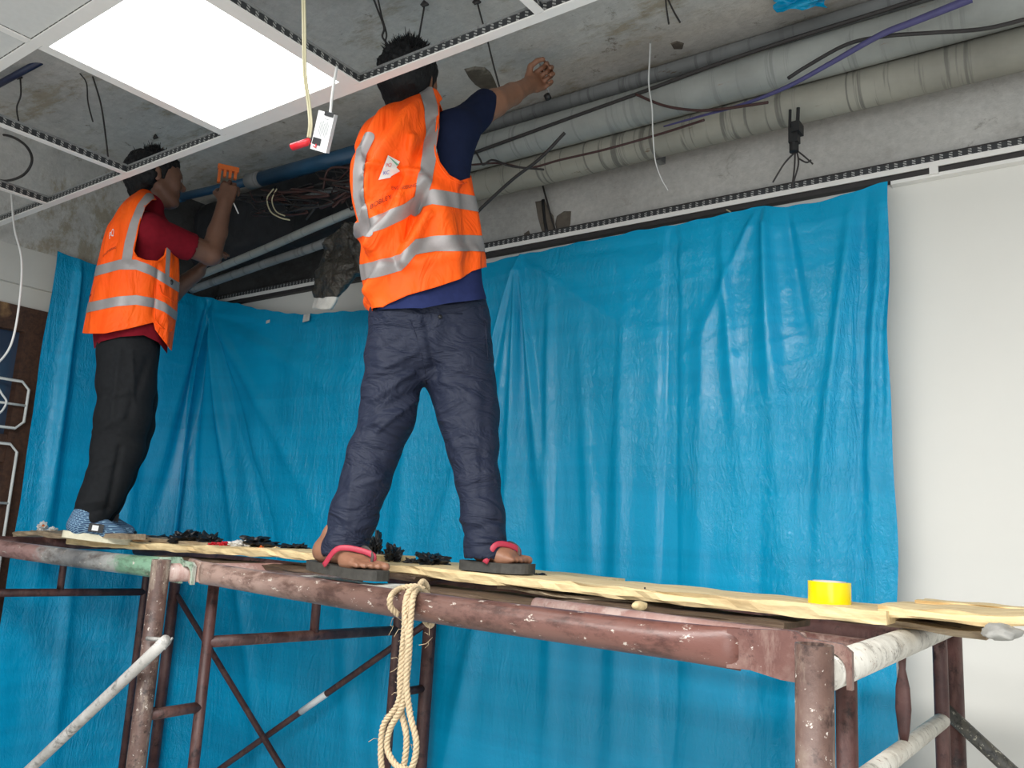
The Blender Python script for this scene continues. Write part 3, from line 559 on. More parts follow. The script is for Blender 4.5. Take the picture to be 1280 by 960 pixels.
# ================================================================ scaffold
def mat_paint(name, stops):
    "old scaffold paint whose colour changes along the tube, with rust, chips and plaster splashes"
    m, N, L, b = newmat(name); co = coord(N); sx = N.new('ShaderNodeSeparateXYZ'); L.new(co, sx.inputs[0])
    n1 = ntex(N, L, co, 14, 6, .7); ad = N.new('ShaderNodeMath'); ad.operation = 'MULTIPLY_ADD'; L.new(n1, ad.inputs[0]); ad.inputs[1].default_value = .35; L.new(sx.outputs[0], ad.inputs[2])
    mr = N.new('ShaderNodeMapRange'); mr.inputs[1].default_value = stops[0][0]; mr.inputs[2].default_value = stops[-1][0]; L.new(ad.outputs[0], mr.inputs[0])
    lo, hi = stops[0][0], stops[-1][0]; c = ramp(N, L, mr.outputs[0], [((x-lo)/(hi-lo), k) for x, k in stops])
    s = ntex(N, L, co, 22, 8, .75, sc=(.45, 1, 1)); c = mix(N, L, ramp(N, L, s, [(.48, (0, 0, 0)), (.62, (1, 1, 1))]), c, mix(N, L, 1., c, (.42, .36, .34), 'MULTIPLY'))
    q = ntex(N, L, co, 60, 5, .75, sc=(.5, 1, 1)); c = mix(N, L, ramp(N, L, q, [(.62, (0, 0, 0)), (.66, (1, 1, 1))]), c, (.50, .44, .38))
    L.new(c, b.inputs['Base Color']); b.inputs['Roughness'].default_value = .33; bump(N, L, b, s, .3, .004)
mat_paint('paint_front', [(-2.1, (.37, .25, .205)), (-1.7, (.30, .205, .17)), (-1.35, (.135, .078, .062)), (-.9, (.14, .072, .057)), (-.4, (.15, .062, .048))])
mat_paint('paint_left', [(-3.8, (.26, .14, .12)), (-2.95, (.30, .18, .16)), (-2.88, (.32, .31, .29)), (-2.66, (.10, .10, .10)), (-2.45, (.33, .33, .31)), (-2.38, (.14, .26, .17)), (-2.1, (.20, .34, .23))])
def P3(x, y, z): return np.array([x, y, H+z], float)
def scaffold(X0, ya, yb, zt, label, mats, zbar, stub_flat=False, ia=.17, ib=.17, rungs=(), tilt=0.):
    f = empty('scaffold_frame', (X0, (ya+yb)/2, 0), label, 'scaffold', 'scaffold end frames')
    r = .0265
    part('post', pipe([P3(X0, ya, -1.5), P3(X0, ya, -.8), P3(X0, ya, zt)], r), mats[0], f)
    part('post', pipe([P3(X0, yb, -1.5), P3(X0, yb, -.8), P3(X0, yb, zt-.03)], r), mats[1], f)
    part('transom', tube([P3(X0+.0, ya+.02, -.187), P3(X0, (ya+yb)/2, -.187), P3(X0, yb-.02, -.187)], r, 20), mats[2], f)
    part('inner_post', tube([P3(X0, ya+ia, -1.5), P3(X0, ya+ia, -.2)], .0165, 14), mats[1], f)
    part('inner_post', tube([P3(X0, yb-ib, -1.5), P3(X0, yb-ib, -.33), P3(X0, yb-ib, -.26), P3(X0, yb-ib, -.2)], .0165, 14), mats[1], f)
    part('lower_bar', tube([P3(X0, ya+ia, zbar), P3(X0, yb-ib, zbar-.02)], .0175, 14), mats[3], f)
    ym = (ya+yb)/2
    if stub_flat: part('stub', tube([P3(X0, ym, -.2), P3(X0, ym, -.235), P3(X0, ym, -.27), P3(X0, ym, -.31), P3(X0, ym, -.35), P3(X0, ym, zbar)], [.009, .007, .012, .0135, .011, .007], 14, sx=[1, .9, 1.1, 1.1, 1, .9], sy=[1, .9, .5, .45, .7, 1]), mats[1], f)
    else: part('stub', tube([P3(X0, ym, -.2), P3(X0, ym, -.28), P3(X0, ym, zbar)], .0155, 14), mats[1], f)
    for yy, z in rungs:
        a, b_ = (ya, ya+ia) if yy == 0 else (yb-ib, yb)
        part('rung', tube([P3(X0, a, z), P3(X0, b_, z)], .0155, 14), mats[1], f)
    return f
scaffold(-.36, 1.25, 2.43, -.142, 'nearest scaffold end frame, at the right, with a white transom', ['steel_brown', 'steel_dark', 'steel_white', 'steel_white'], -.375, True, .17, .16, ((0, -.7), (1, -.65)))
scaffold(-2.26, 1.395, 2.60, -.15, 'middle scaffold end frame left of the hanging rope', ['steel_brown', 'steel_dark', 'steel_pink', 'steel_dark'], -.395, False, .185, .19, ((0, -.583), (1, -.649)))
scaffold(-3.95, 1.37, 2.53, -.16, 'farthest scaffold end frame, at the left by the window', ['steel_dark', 'steel_dark', 'steel_dark', 'steel_dark'], -.40, False, .17, .165, ((1, -.65), (1, -1.0), (0, -.6)))
# ledgers: tubes with flattened hooked ends seated on the transoms
def hook_plate(x0, x1, xh, y, zc, hh, th=.006, side=1):
    # flattened plate outline (x,z) with a half-round notch around the transom at xh
    n = 10; out = [(x0, zc+.030), (x0+(x1-x0)*.25, zc+hh*.9), (x0+(x1-x0)*.5, zc+hh), (x0+(x1-x0)*.58, zc+hh), (x0+(x1-x0)*.64, zc+hh*.78), (x0+(x1-x0)*.93, zc+hh*.72), (x1, zc+hh*.45), (x1, zc-hh*.95)]
    xn = xh; rn = .027; s_ = 1 if x1 > x0 else -1
    out += [(xn+s_*rn, zc-hh*.95)]
    for k in range(n+1):
        a = math.pi*k/n; out.append((xn+s_*rn*math.cos(a), zc-.012+rn*math.sin(a)))
    out += [(xn-s_*rn, zc-hh*.98), (x0+(x1-x0)*.45, zc-hh*.95), (x0+(x1-x0)*.2, zc-hh*.75), (x0, zc-.030)]
    m = len(out); V = [(x, y-th, z) for x, z in out]+[(x, y+th, z) for x, z in out]
    F = [(i, (i+1) % m, m+(i+1) % m, m+i) for i in range(m)]+[tuple(range(m))[::-1], tuple(range(m, 2*m))]
    return np.array(V), F
def ledger(xa, ya, xb, yb, z, label, mats, segs=None, hookb=True, z2=None):
    z2 = z if z2 is None else z2
    l = empty('ledger', ((xa+xb)/2, (ya+yb)/2, H+z), label, 'scaffold', 'scaffold ledgers')
    xs = segs or [xa, xb]
    XX = np.linspace(xa, xb, 60); t = (XX-xa)/(xb-xa)
    P = [P3(x, ya+(yb-ya)*tt, z+(z2-z)*tt-.006*math.sin(math.pi*tt)) for x, tt in zip(XX, t)]
    fl_ = np.clip(np.minimum((XX-xa)/.14, (xb-XX)/.14), 0, 1)**.7; part('tube', tube(P, .0305, 28, cap=True, sx=.22+.78*fl_, sy=1.08-.08*fl_), mats[0], l)
    part('hook_plate', hook_plate(xb-.02, xb+.17, xb+.135, yb, H+z2, .038), mats[-1], l, 'flattened hooked end', smooth=False)
    part('hook_plate', hook_plate(xa+.02, xa-.11, xa-.075, ya, H+z, .036), mats[0], l, 'flattened hooked end', smooth=False)
    return l
ledger(-2.18, 1.475, -.495, 1.32, -.181, 'long thick front ledger below the standing worker feet, holding the rope', ['paint_front', 'steel_ledger'], z2=-.172)
ledger(-3.92, 1.46, -2.36, 1.46, -.181, 'farther front ledger at the left, splashed green near the post', ['paint_left', 'steel_green'])
for n_, (xa, xb, l_) in enumerate(((-2.2, -.44, 'rear ledger under the planks on the right bay'), (-3.95, -2.32, 'rear ledger under the planks on the left bay'))):
    thing('rear_ledger', tube([P3(xa, 2.30, -.215), P3(xb, 2.25, -.215)], .026, 16), 'steel_dark', l_, 'scaffold', 'scaffold ledgers')
# reddish tubes lying under the boards
thing('loose_tube', tube([P3(-2.72, 1.56, -.182), P3(-1.62, 1.60, -.190)], .019, 14), 'steel_ledger', 'short reddish tube lying between ledger and planks at the standing worker left foot', 'tube')
thing('loose_tube', tube([P3(-1.05, 1.56, -.170), P3(-.45, 1.50, -.172)], .019, 14), 'steel_pink', 'pale pink tube lying behind the right end of the front ledger', 'tube')
thing('loose_tube', tube([P3(-1.0, 1.66, -.180), P3(-.37, 1.60, -.180)], .018, 14), 'steel_ledger', 'reddish tube lying under the pale planks at the tape roll', 'tube')
def brace(a, b_, r, mat, label, fl=(1, 1), mats=None):
    a = np.array(a); b_ = np.array(b_); n = 14; t = np.linspace(0, 1, n); P = a+(b_-a)*t[:, None]
    return thing('cross_brace', tube(P, r, 14), mat, label, 'scaffold', 'scaffold cross braces')
brace(P3(-3.94, 2.535, -.43), P3(-2.45, 2.535, -1.46), .0135, 'steel_dark', 'dark cross brace running down to the right in the left bay, rear side')
b2 = brace(P3(-2.20, 2.58, -.36), P3(-3.9, 2.575, -1.47), .0135, 'steel_dark', 'dark cross brace with a white painted stretch, rear side of the left bay')
p0, p1 = P3(-2.20, 2.58, -.36), P3(-3.9, 2.575, -1.47)
def onb(t): return p0+(p1-p0)*t
tt = [min(np.linspace(0, 1, 400), key=lambda t: abs(proj(onb(t))[0]-x)) for x in (408, 376)]
part('paint_band', tube([onb(tt[0]), onb(tt[1])], .0142, 14), 'white_plastic', b2, 'white painted stretch')
brace(P3(-3.55, 1.33, -1.40), atY(208, 800, 1.34), .0155, 'steel_grey', 'pale grey cross brace at the lower left in front of the near post')
thing('brace_end', join(tube([atY(196, 802, 1.33), atY(206, 810, 1.345), atY(216, 797, 1.36)], [.010, .012, .006], 10, sy=.5), tube([atY(184, 798, 1.36), atY(206, 800, 1.36)], .006, 8)), 'steel_grey', 'flattened pinned end of the pale brace on the middle near post', 'scaffold')
b4 = brace(atY(1180, 886, 2.40), atY(1180, 886, 2.40)+np.array([.95, 0, -.80]), .017, 'steel_black', 'black paint spattered cross brace at the right edge')

# ---------------------------------------------------------------- planks
def plank(A, B, depth, th, mat, label, group='scaffold boards', dy=0, seed=0, name='plank', warp=.004, skew=0.):
    "A, B: front top corners (left, right)"
    A = np.array(A, float); B = np.array(B, float); n = 60; m = 8; t = np.linspace(0, 1, n); r = np.random.default_rng(seed)
    d = B-A; back = np.cross((0, 0, 1), d/np.linalg.norm(d)); V = []
    prof = [(0, 0), (.0, -.25), (.0, -.75), (.004, -1), (depth, -1), (depth, 0), (depth*.66, .04), (depth*.33, .03)]
    for i, tt_ in enumerate(t):
        c = A+d*tt_; w_ = warp*vnoise(np.array([tt_*5*np.linalg.norm(d), seed, 0.]))
        for k, (a, b_) in enumerate(prof):
            j = .0035*vnoise(np.array([tt_*22*np.linalg.norm(d), k*3.1, seed])); q = .003*vnoise(np.array([tt_*16*np.linalg.norm(d), k*5.7+9, seed]))
            V.append(c+back*(a+j*1.4+w_*1.5)+np.array([0, 0, b_*th+q+w_]))
    F = [(i*m+j, (i+1)*m+j, (i+1)*m+(j+1) % m, i*m+(j+1) % m) for i in range(n-1) for j in range(m)]+[tuple(range(m)), tuple((n-1)*m+j for j in range(m))[::-1]]
    return thing(name, (np.array(V), F), mat, label, 'plank', group, smooth=False)
YP = 1.78
def fy(x, y, Y=YP): return atY(x, y, Y)
plank(fy(83, 673), fy(452, 694), .24, .026, 'plank_pale', 'pale yellow plank with paint marks under the left worker, ending at the standing worker heel', seed=1)
plank(fy(17, 664, 1.68), fy(150, 668, 1.68), .10, .020, 'plank_old', 'short weathered board end sticking out at the far left', seed=2)
plank(fy(448, 702), fy(1108, 764), .23, .027, 'plank_pale', 'long pale plank from the standing worker feet to the tape roll', seed=3)
plank(atY(1097, 757, 1.80), atY(1420, 775, 1.80), .26, .022, 'plank_pale', 'pale plank end lying on top at the right edge', seed=4)
plank(atY(1143, 753, 1.98), atY(1420, 766, 1.98), .12, .010, 'plank_pale', 'thin pale board on the top plank at the right edge', seed=5)
plank(atY(1106, 772, 1.86), atY(1232, 793, 1.86), .20, .015, 'plank_old', 'upper grey board in the stack under the right plank end', seed=6)
plank(atY(1030, 764, 1.90), atY(1200, 783, 1.90), .20, .014, 'plank_dark', 'lower dark board in the stack under the right plank end', seed=7)
plank(fy(500, 733, 1.72), fy(980, 779, 1.72), .18, .013, 'plank_dark', 'dark splintered board under the long pale plank', seed=8, warp=.008)
plank(fy(620, 730, 1.80), fy(905, 772, 1.80), .10, .010, 'plank_old', 'rough brown batten under the long pale plank', seed=9, warp=.01)
plank(fy(190, 696, 1.74), fy(520, 719, 1.74), .16, .014, 'plank_dark', 'dark board under the pale yellow plank', seed=10)
plank(fy(40, 662, 1.84), fy(260, 678, 1.86), .22, .02, 'plank_old', 'old grey board behind the left worker feet', seed=12)
plank(P3(-2.6, 2.05, -.135), P3(-1.2, 2.05, -.135), .20, .024, 'plank_pale', 'rear pale plank behind the black scraps', seed=13)
plank(P3(-1.9, 1.50, -.168), P3(-1.50, 1.50, -.170), .17, .018, 'steel_white', 'short whitewashed board under the standing worker left sandal', seed=14)
def lump(c, rad, seed, amp=.35, sub=3, freq=2.0):
    bm = bmesh.new(); bmesh.ops.create_icosphere(bm, subdivisions=sub, radius=1); V = np.array([v.co[:] for v in bm.verts]); F = [tuple(v.index for v in f.verts) for f in bm.faces]; bm.free()
    n = fbm(V*freq+seed*7.3, 3, seed); n2 = fbm(V*freq*.8+seed*3.1+5, 2, seed+40)
    V = V*(1+amp*n+amp*.5*np.abs(n2))[:, None]; return V*np.array(rad)+np.array(c), F
thing('cement_lump', lump(atY(1250, 790, 1.78), (.030, .05, .013), 3, .25), 'cement_lump', 'pale cement lump jammed under the right plank', 'cement lump')
thing('wood_block', join(box(-.01, .01, -.03, .03, -.012, .012))if 0 else lump(atY(800, 757, 1.70), (.014, .03, .010), 5, .15, 2), 'plank_pale', 'small pale wood chip under the long plank', 'wood chip')
nl = thing('nail', tube([atY(806, 745, 1.79), atY(806, 734, 1.79)], .002, 6), 'wire_dark', 'nail standing up in the long pale plank', 'nail')
# tape roll
tc = atY(1037, 762, 1.86)
def ring(c, r0, r1, h, n=48):
    a = np.arange(n)*2*np.pi/n; V = []
    for r, z in ((r1, 0), (r1*1.003, h*.02), (r1*1.003, h*.98), (r1, h), (r0, h), (r0, 0)): V += [(c[0]+r*math.cos(t), c[1]+r*math.sin(t), c[2]+z) for t in a]
    F = [(k*n+j, k*n+(j+1) % n, ((k+1) % 6)*n+(j+1) % n, ((k+1) % 6)*n+j) for k in range(6) for j in range(n)]
    return np.array(V), F
tr = empty('tape_roll', tuple(tc), 'bright yellow roll of packing tape standing on the long plank', 'tape')
def f2(P): return -((P-np.array([0, 0, H])) @ R)[2]
mpx = f2(tc)/1030
part('tape', ring(tc, 20*mpx, 25.5*mpx, 34*mpx), 'tape_yellow', tr)
part('core', ring(tc+(0, 0, .0005), 17.5*mpx, 20*mpx, 34.6*mpx), 'tape_core', tr, 'cardboard core')
for k in range(10):
    a = .25+k*.31; c = tc+np.array([17.4*mpx*math.cos(a), 17.4*mpx*math.sin(a), 29*mpx]); part('print_mark', obox(c, np.array([-math.sin(a), math.cos(a), 0]), np.array([0, 0, 1.]), np.array([math.cos(a), math.sin(a), 0]), .0035, .0035, .0004), 'logo_red' if k % 3 else 'navy_pvc', tr, 'printed mark inside the core', smooth=False)
# scraps on the planks
SC = [((232, 678), 27, 9, 'black_plastic', 'spiky scrap of black plastic just right of the left worker shoe'), ((262, 680), 20, 8, 'black_plastic', 'rounded scrap of black plastic left of the red bits'), ((322, 684), 30, 9, 'black_plastic', 'black plastic scrap right of the white rag'), ((368, 688), 26, 6, 'black_plastic', 'flat black scrap behind the standing worker heel'), ((468, 694), 13, 17, 'black_plastic', 'tall spiky black scrap between the standing worker feet, near the left foot'),
      ((490, 700), 18, 11, 'black_plastic', 'lower black scrap beside the tall spiky one'), ((540, 704), 28, 9, 'black_plastic', 'wide black scrap midway between the two sandals'), ((515, 706), 16, 5, 'wire_dark', 'flat dark scrap left of the wide one'), ((200, 676), 22, 4, 'black_plastic', 'low black strip at the left worker toe'), ((676, 722), 14, 3.5, 'black_plastic', 'thin black scrap at the toe of the right sandal')]
def crumple(c, rx, rz, seed, mpx_):
    bm = bmesh.new(); bmesh.ops.create_icosphere(bm, subdivisions=4, radius=1); V = np.array([v.co[:] for v in bm.verts]); F = [tuple(v.index for v in f.verts) for f in bm.faces]; bm.free()
    n = fbm(V*2.3+seed*9.1, 2, seed); s = np.abs(fbm(V*3.1+seed*4.7, 3, seed+9)); V = V*(.62+.55*s+.35*n)[:, None]
    V = V*np.array([rx*.8, rx*1.2, rz*1.25])*mpx_; V[:, 2] = np.maximum(V[:, 2]+rz*.6*mpx_, -rz*.25*mpx_)
    cz = math.atan2(.585, .809); ca, sa = math.cos(cz), math.sin(cz)
    V = np.stack([V[:, 0]*ca-V[:, 1]*sa, V[:, 0]*sa+V[:, 1]*ca, V[:, 2]], -1); return V+np.array(c), F
for k, ((x, y), rx, rz, m_, l_) in enumerate(SC):
    c = atY(x, y+rz*.35, 1.93); thing('plastic_scrap', crumple(c, rx, rz, k+2, f2(c)/1030), m_, l_, 'plastic scrap', 'black plastic scraps on the planks', smooth=False)
for k, (x, y, rx, rz, m_, l_) in enumerate(((266, 683, 8, 3, 'red_plastic', 'red bit of wire left of the other red bit'), (280, 682, 9, 3, 'red_plastic', 'red bit of wire next to the white rag'), (300, 684, 17, 4.5, 'white_cloth', 'small white rag on the pale yellow plank'), (326, 688, 5, 3, 'orange_plastic', 'small tan scrap left of the other tan scrap'), (346, 688, 6, 2.5, 'plank_pale', 'small tan scrap on the black plastic'))):
    c = atY(x, y, 1.86); thing('rag' if 'rag' in l_ else 'debris_bit', crumple(c, rx, rz, k+30, f2(c)/1030), m_, l_, 'rag' if 'rag' in l_ else 'debris', None, smooth=False)
gl = thing('glove', join(crumple(atY(52, 662, 1.86), 10, 7, 51, .0027), crumple(atY(66, 664, 1.86), 9, 4, 52, .0027), crumple(atY(44, 672, 1.83), 6, 4, 55, .0027)), 'white_cloth', 'crumpled white glove with orange spots at the left end of the planks', 'glove', smooth=False)
part('spot', lump(atY(54, 657, 1.835), (.010, .005, .005), 3, .2, 2), 'orange_plastic', gl, 'orange spot'); part('spot', lump(atY(38, 673, 1.80), (.010, .004, .006), 4, .2, 2), 'orange_plastic', gl, 'orange spot')
# rope --------------------------------------------------------------
def strand(P, r, turns=110, n=3):
    P = np.asarray(P); T, N, B = frames(P); t = np.cumsum(np.r_[0, np.linalg.norm(np.diff(P, axis=0), axis=1)])
    return [tube(P+(N*np.cos(t*turns*2+2*np.pi*k/n)[:, None]+B*np.sin(t*turns*2+2*np.pi*k/n)[:, None])*r*.52, r*.62, 6) for k in range(n)]
rp = empty('rope_coil', tuple(atY(512, 740, 1.38)), 'hank of pale jute rope looped over the front ledger', 'rope')
YR = 1.385
def rope(pts, n=260, r=.0062):
    P = curve([atY(p[0], p[1], p[2]-(.030 if p[2] < 1.395 else .012)) for p in pts], n); part('rope_strand', join(*strand(P, r)), 'rope', rp)
rope([(497, 768, 1.39), (488, 758, 1.37), (489, 745, 1.37), (500, 736, 1.40), (518, 733, 1.42), (530, 737, 1.44)])
rope([(532, 740, 1.47), (520, 736, 1.42), (513, 745, 1.38), (509, 770, 1.37), (506, 800, 1.375), (504, 840, 1.38), (497, 880, 1.385), (480, 905, 1.385), (476, 935, 1.385), (478, 965, 1.385), (486, 990, 1.385)])
rope([(536, 744, 1.49), (525, 737, 1.43), (517, 745, 1.375), (513, 780, 1.365), (511, 820, 1.37), (507, 860, 1.375), (502, 885, 1.38), (488, 910, 1.38), (484, 935, 1.38), (494, 955, 1.38), (508, 962, 1.38)])
rope([(528, 736, 1.46), (516, 737, 1.39), (508, 748, 1.37), (505, 790, 1.37), (500, 850, 1.38), (502, 890, 1.39), (508, 920, 1.39), (506, 950, 1.39), (500, 975, 1.39)])
rope([(524, 738, 1.44), (511, 742, 1.38), (506, 765, 1.365), (510, 800, 1.365), (508, 850, 1.37), (512, 890, 1.375), (520, 925, 1.375), (518, 950, 1.375), (510, 970, 1.375)])
rope([(528, 728, 1.46), (534, 742, 1.50), (536, 762, 1.50), (531, 775, 1.49), (538, 782, 1.49), (541, 775, 1.49)])
rope([(524, 732, 1.44), (529, 727, 1.46), (534, 734, 1.48), (532, 742, 1.50)])
fr = []
rr_ = np.random.default_rng(8)
for k in range(46):
    x, y = rr_.choice([(500, 842), (508, 800), (486, 905), (497, 870), (510, 900), (518, 930), (478, 940), (536, 778), (492, 765)]); x += rr_.normal()*3; y += rr_.normal()*12
    a = atY(x, y, 1.375); q = a+rr_.normal(size=3)*.012; fr.append(tube([a, (a+q)/2+rr_.normal(size=3)*.003, q], .0006, 4))
part('fibres', join(*fr), 'rope', rp, 'stray fibres', kind='stuff')

# ================================================================ people: smooth-union volumes meshed with surface nets
class Vol:
    def __init__(s, pts, pad=.14, h=.0055):
        pts = np.array(pts); s.h = h; s.lo = pts.min(0)-pad; n = np.ceil((pts.max(0)+pad-s.lo)/h).astype(int)+1; s.n = n; s.F = np.full(tuple(n), .09, np.float32)
    def sub(s, a, b, r, pad):
        lo = np.minimum(a, b)-r-pad; hi = np.maximum(a, b)+r+pad
        i0 = np.clip(((lo-s.lo)/s.h).astype(int), 0, s.n-1); i1 = np.clip(((hi-s.lo)/s.h).astype(int)+2, 1, s.n)
        sl = tuple(slice(int(p), int(q)) for p, q in zip(i0, i1))
        G_ = np.meshgrid(*[s.lo[k]+s.h*np.arange(int(i0[k]), int(i1[k])) for k in range(3)], indexing='ij', sparse=True); return sl, G_
    def add(s, a, b, ra, rb, k=.02, sq=None, cut=False):
        a = np.array(a, float); b = np.array(b, float); r = max(ra, rb); sl, (x, y, z) = s.sub(a, b, r*1.0+(.0 if sq is None else r*max(0, sq[1]-1)), .09 if not cut else .01)
        if any(q.stop <= q.start for q in sl): return
        d = b-a; L2 = max(float(d @ d), 1e-10); t = np.clip(((x-a[0])*d[0]+(y-a[1])*d[1]+(z-a[2])*d[2])/L2, 0, 1)
        X = x-a[0]-t*d[0]; Y = y-a[1]-t*d[1]; Z = z-a[2]-t*d[2]
        if sq is not None:
            n, f = sq; n = np.array(n)/np.linalg.norm(n); e = (X*n[0]+Y*n[1]+Z*n[2])*(1/f-1); X = X+n[0]*e; Y = Y+n[1]*e; Z = Z+n[2]*e
        D = np.sqrt(X*X+Y*Y+Z*Z)-(ra+(rb-ra)*t); A = s.F[sl]
        if cut: D = -D; hh = np.clip(.5-.5*(D-A)/-k, 0, 1); s.F[sl] = np.maximum(A, D); return
        hh = np.clip(.5+.5*(A-D)/k, 0, 1); s.F[sl] = (A*(1-hh)+D*hh-k*hh*(1-hh)).astype(np.float32)
    def chain(s, P, rs, k=.02, sq=None):
        for i in range(len(P)-1): s.add(P[i], P[i+1], rs[i], rs[i+1], k, sq)
    def mesh(s):
        F = s.F; c = F[:-1, :-1, :-1]; n = np.array(F.shape)-1; ins = F < 0
        cnt = np.zeros(tuple(n), np.int8)
        for i in (0, 1):
            for j in (0, 1):
                for k in (0, 1): cnt += ins[i:n[0]+i, j:n[1]+j, k:n[2]+k]
        idx = np.argwhere((cnt > 0) & (cnt < 8)); vid = np.full(tuple(n), -1, np.int64); vid[tuple(idx.T)] = np.arange(len(idx))
        acc = np.zeros((len(idx), 3)); ct = np.zeros(len(idx))
        for ax in range(3):
            o1, o2 = [a for a in range(3) if a != ax]
            for u in (0, 1):
                for v in (0, 1):
                    p = idx.copy(); p[:, o1] += u; p[:, o2] += v; q = p.copy(); q[:, ax] += 1
                    fa = F[tuple(p.T)]; fb = F[tuple(q.T)]; m = (fa < 0) != (fb < 0); t = np.where(m, fa/(fa-fb+1e-20), 0)
                    e = p.astype(float); e[:, ax] += t; acc += np.where(m[:, None], e, 0); ct += m
        V = acc/ct[:, None]*s.h+s.lo; Q = []
        for ax in range(3):
            o1, o2 = [(1, 2), (2, 0), (0, 1)][ax]; sl = [slice(0, F.shape[k]) for k in range(3)]; a = [slice(None)]*3; b = [slice(None)]*3
            a[ax] = slice(0, -1); b[ax] = slice(1, None); A = ins[tuple(a)]; B = ins[tuple(b)]; e = np.argwhere(A != B)
            e = e[(e[:, o1] > 0) & (e[:, o2] > 0) & (e[:, o1] < n[o1]) & (e[:, o2] < n[o2])]
            d1 = np.zeros(3, int); d1[o1] = 1; d2 = np.zeros(3, int); d2[o2] = 1
            q = np.stack([vid[tuple((e-d1-d2).T)], vid[tuple((e-d2).T)], vid[tuple(e.T)], vid[tuple((e-d1).T)]], -1)
            fl = A[tuple(e.T)]; q = np.where(fl[:, None], q, q[:, ::-1]); Q.append(q)
        Q = np.concatenate(Q); Q = Q[(Q >= 0).all(1)]
        return V, Q
def unit(v): v = np.array(v, float); return v/np.linalg.norm(v)
def frame3(f, u):
    f = unit(f); r = unit(np.cross(f, u)); return f, r, np.cross(r, f)       # forward, right, up
def add_head(V, c, f, u, s=1.):
    f, r, u = frame3(f, u); P = lambda x, y, z: c+(r*x+f*y+u*z)*s
    A = lambda a, b, ra, rb, k=.02, sq=None, cut=False: V.add(P(*a), P(*b), ra*s, rb*s, k, sq, cut)
    A((0, -.025, .03), (0, .025, .03), .088, .080, .02, (r, .88)); A((0, .045, .02), (0, .055, -.06), .062, .042, .03, (r, .95))
    for q in (-1, 1):
        A((q*.045, .01, -.04), (q*.016, .07, -.085), .022, .018, .03); A((q*.036, .072, -.008), (q*.03, .078, -.02), .022, .02, .02)
        A((q*.030, .105, .012), (q*.030, .112, .012), .011, .012, .01, None, True)
        A((q*.080, -.008, -.012), (q*.084, -.014, .014), .016, .020, .006, (r, .4)); A((q*.012, .104, -.016), (q*.012, .104, -.016), .009, .009, .008)
        A((q*.02, .096, .030), (q*.045, .082, .030), .010, .009, .012)
    A((0, .098, .018), (0, .120, -.010), .008, .012, .012); A((0, .118, -.014), (0, .108, -.018), .011, .010, .008)
    A((-.018, .094, -.044), (.018, .094, -.044), .008, .008, .008); A((-.015, .093, -.054), (.015, .093, -.054), .009, .009, .008); A((0, .080, -.080), (0, .088, -.082), .020, .016, .015)
    return P
def add_hand(V, w, d, n, side, curl, s=1., spread=.12, thumb=.9):
    "w wrist, d along the hand, n palm normal, side towards the thumb"
    d = unit(d); n = unit(n-d*np.dot(n, d)); sd = unit(np.cross(d, n)); sd = sd if np.dot(sd, side) > 0 else -sd
    V.add(w-d*.02*s, w+d*.03*s, .024*s, .026*s, .02, (n, .75)); V.add(w+d*.03*s+sd*.012*s, w+d*.078*s+sd*.018*s, .026*s, .020*s, .015, (n, .6)); V.add(w+d*.03*s-sd*.012*s, w+d*.074*s-sd*.022*s, .026*s, .018*s, .015, (n, .6))
    L = [(.030, .074, [.040, .026, .020], .0088), (.010, .082, [.044, .029, .021], .009), (-.011, .078, [.041, .027, .020], .0087), (-.031, .068, [.032, .021, .018], .0078)]
    for k, (o, l0, seg, r) in enumerate(L):
        p = w+(d*l0+sd*o)*s; ang = 0; q = unit(d+sd*(o*spread*12)); c_ = curl[k] if hasattr(curl, '__len__') else curl
        for j, l in enumerate(seg):
            ang += c_*(1.0, 1.15, .8)[j]; e = q*math.cos(ang)+n*math.sin(ang); p2 = p+e*l*s; V.add(p, p2, r*s, r*(.95-.06*j)*s, .0035); p = p2
    p = w+(d*.022+sd*.026)*s; e = unit(d*.6+sd*.75+n*thumb*.5); p2 = p+e*.040*s; V.add(p, p2, .014*s, .011*s, .01)
    e2 = unit(d*.85+sd*.1+n*thumb); p3 = p2+e2*.030*s; V.add(p2, p3, .0105*s, .0095*s, .004); e3 = unit(d*.8-sd*.35+n*thumb); V.add(p3, p3+e3*.022*s, .0095*s, .0085*s, .004)
def add_foot(V, heel, toe, ankle, s=1.):
    d = unit(toe-heel); u = np.array([0, 0, 1.]); r = unit(np.cross(d, u)); u = np.cross(r, d); L = np.linalg.norm(toe-heel)
    V.add(heel+d*.028+u*.026, heel+d*.05+u*.030, .026, .028, .015); V.add(heel+d*.05+u*.034, heel+d*L*.72+u*.018, .031, .018, .02, (r, 1.15)); V.add(ankle, heel+d*.045+u*.040, .027, .030, .015)
    V.add(ankle-u*.02+d*.005, heel+d*L*.55+u*.026, .024, .018, .025)
    V.add(heel+d*L*.60+r*.022+u*.014, heel+d*L*.74+r*.026+u*.012, .020, .016, .015); V.add(heel+d*L*.60-r*.022+u*.014, heel+d*L*.74-r*.026+u*.014, .020, .017, .015)
    for k in range(5):                                # big toe on the -r side
        o = -.030+.0155*k+(.004 if k else 0); rr2 = (.0125, .0085, .008, .0075, .007)[k]; e = (1.0, .985, .955, .92, .88)[k]
        V.add(heel+d*L*.74+r*o+u*.013, heel+d*L*(e-.03)+r*o+u*.010, rr2, rr2*.95, .005)
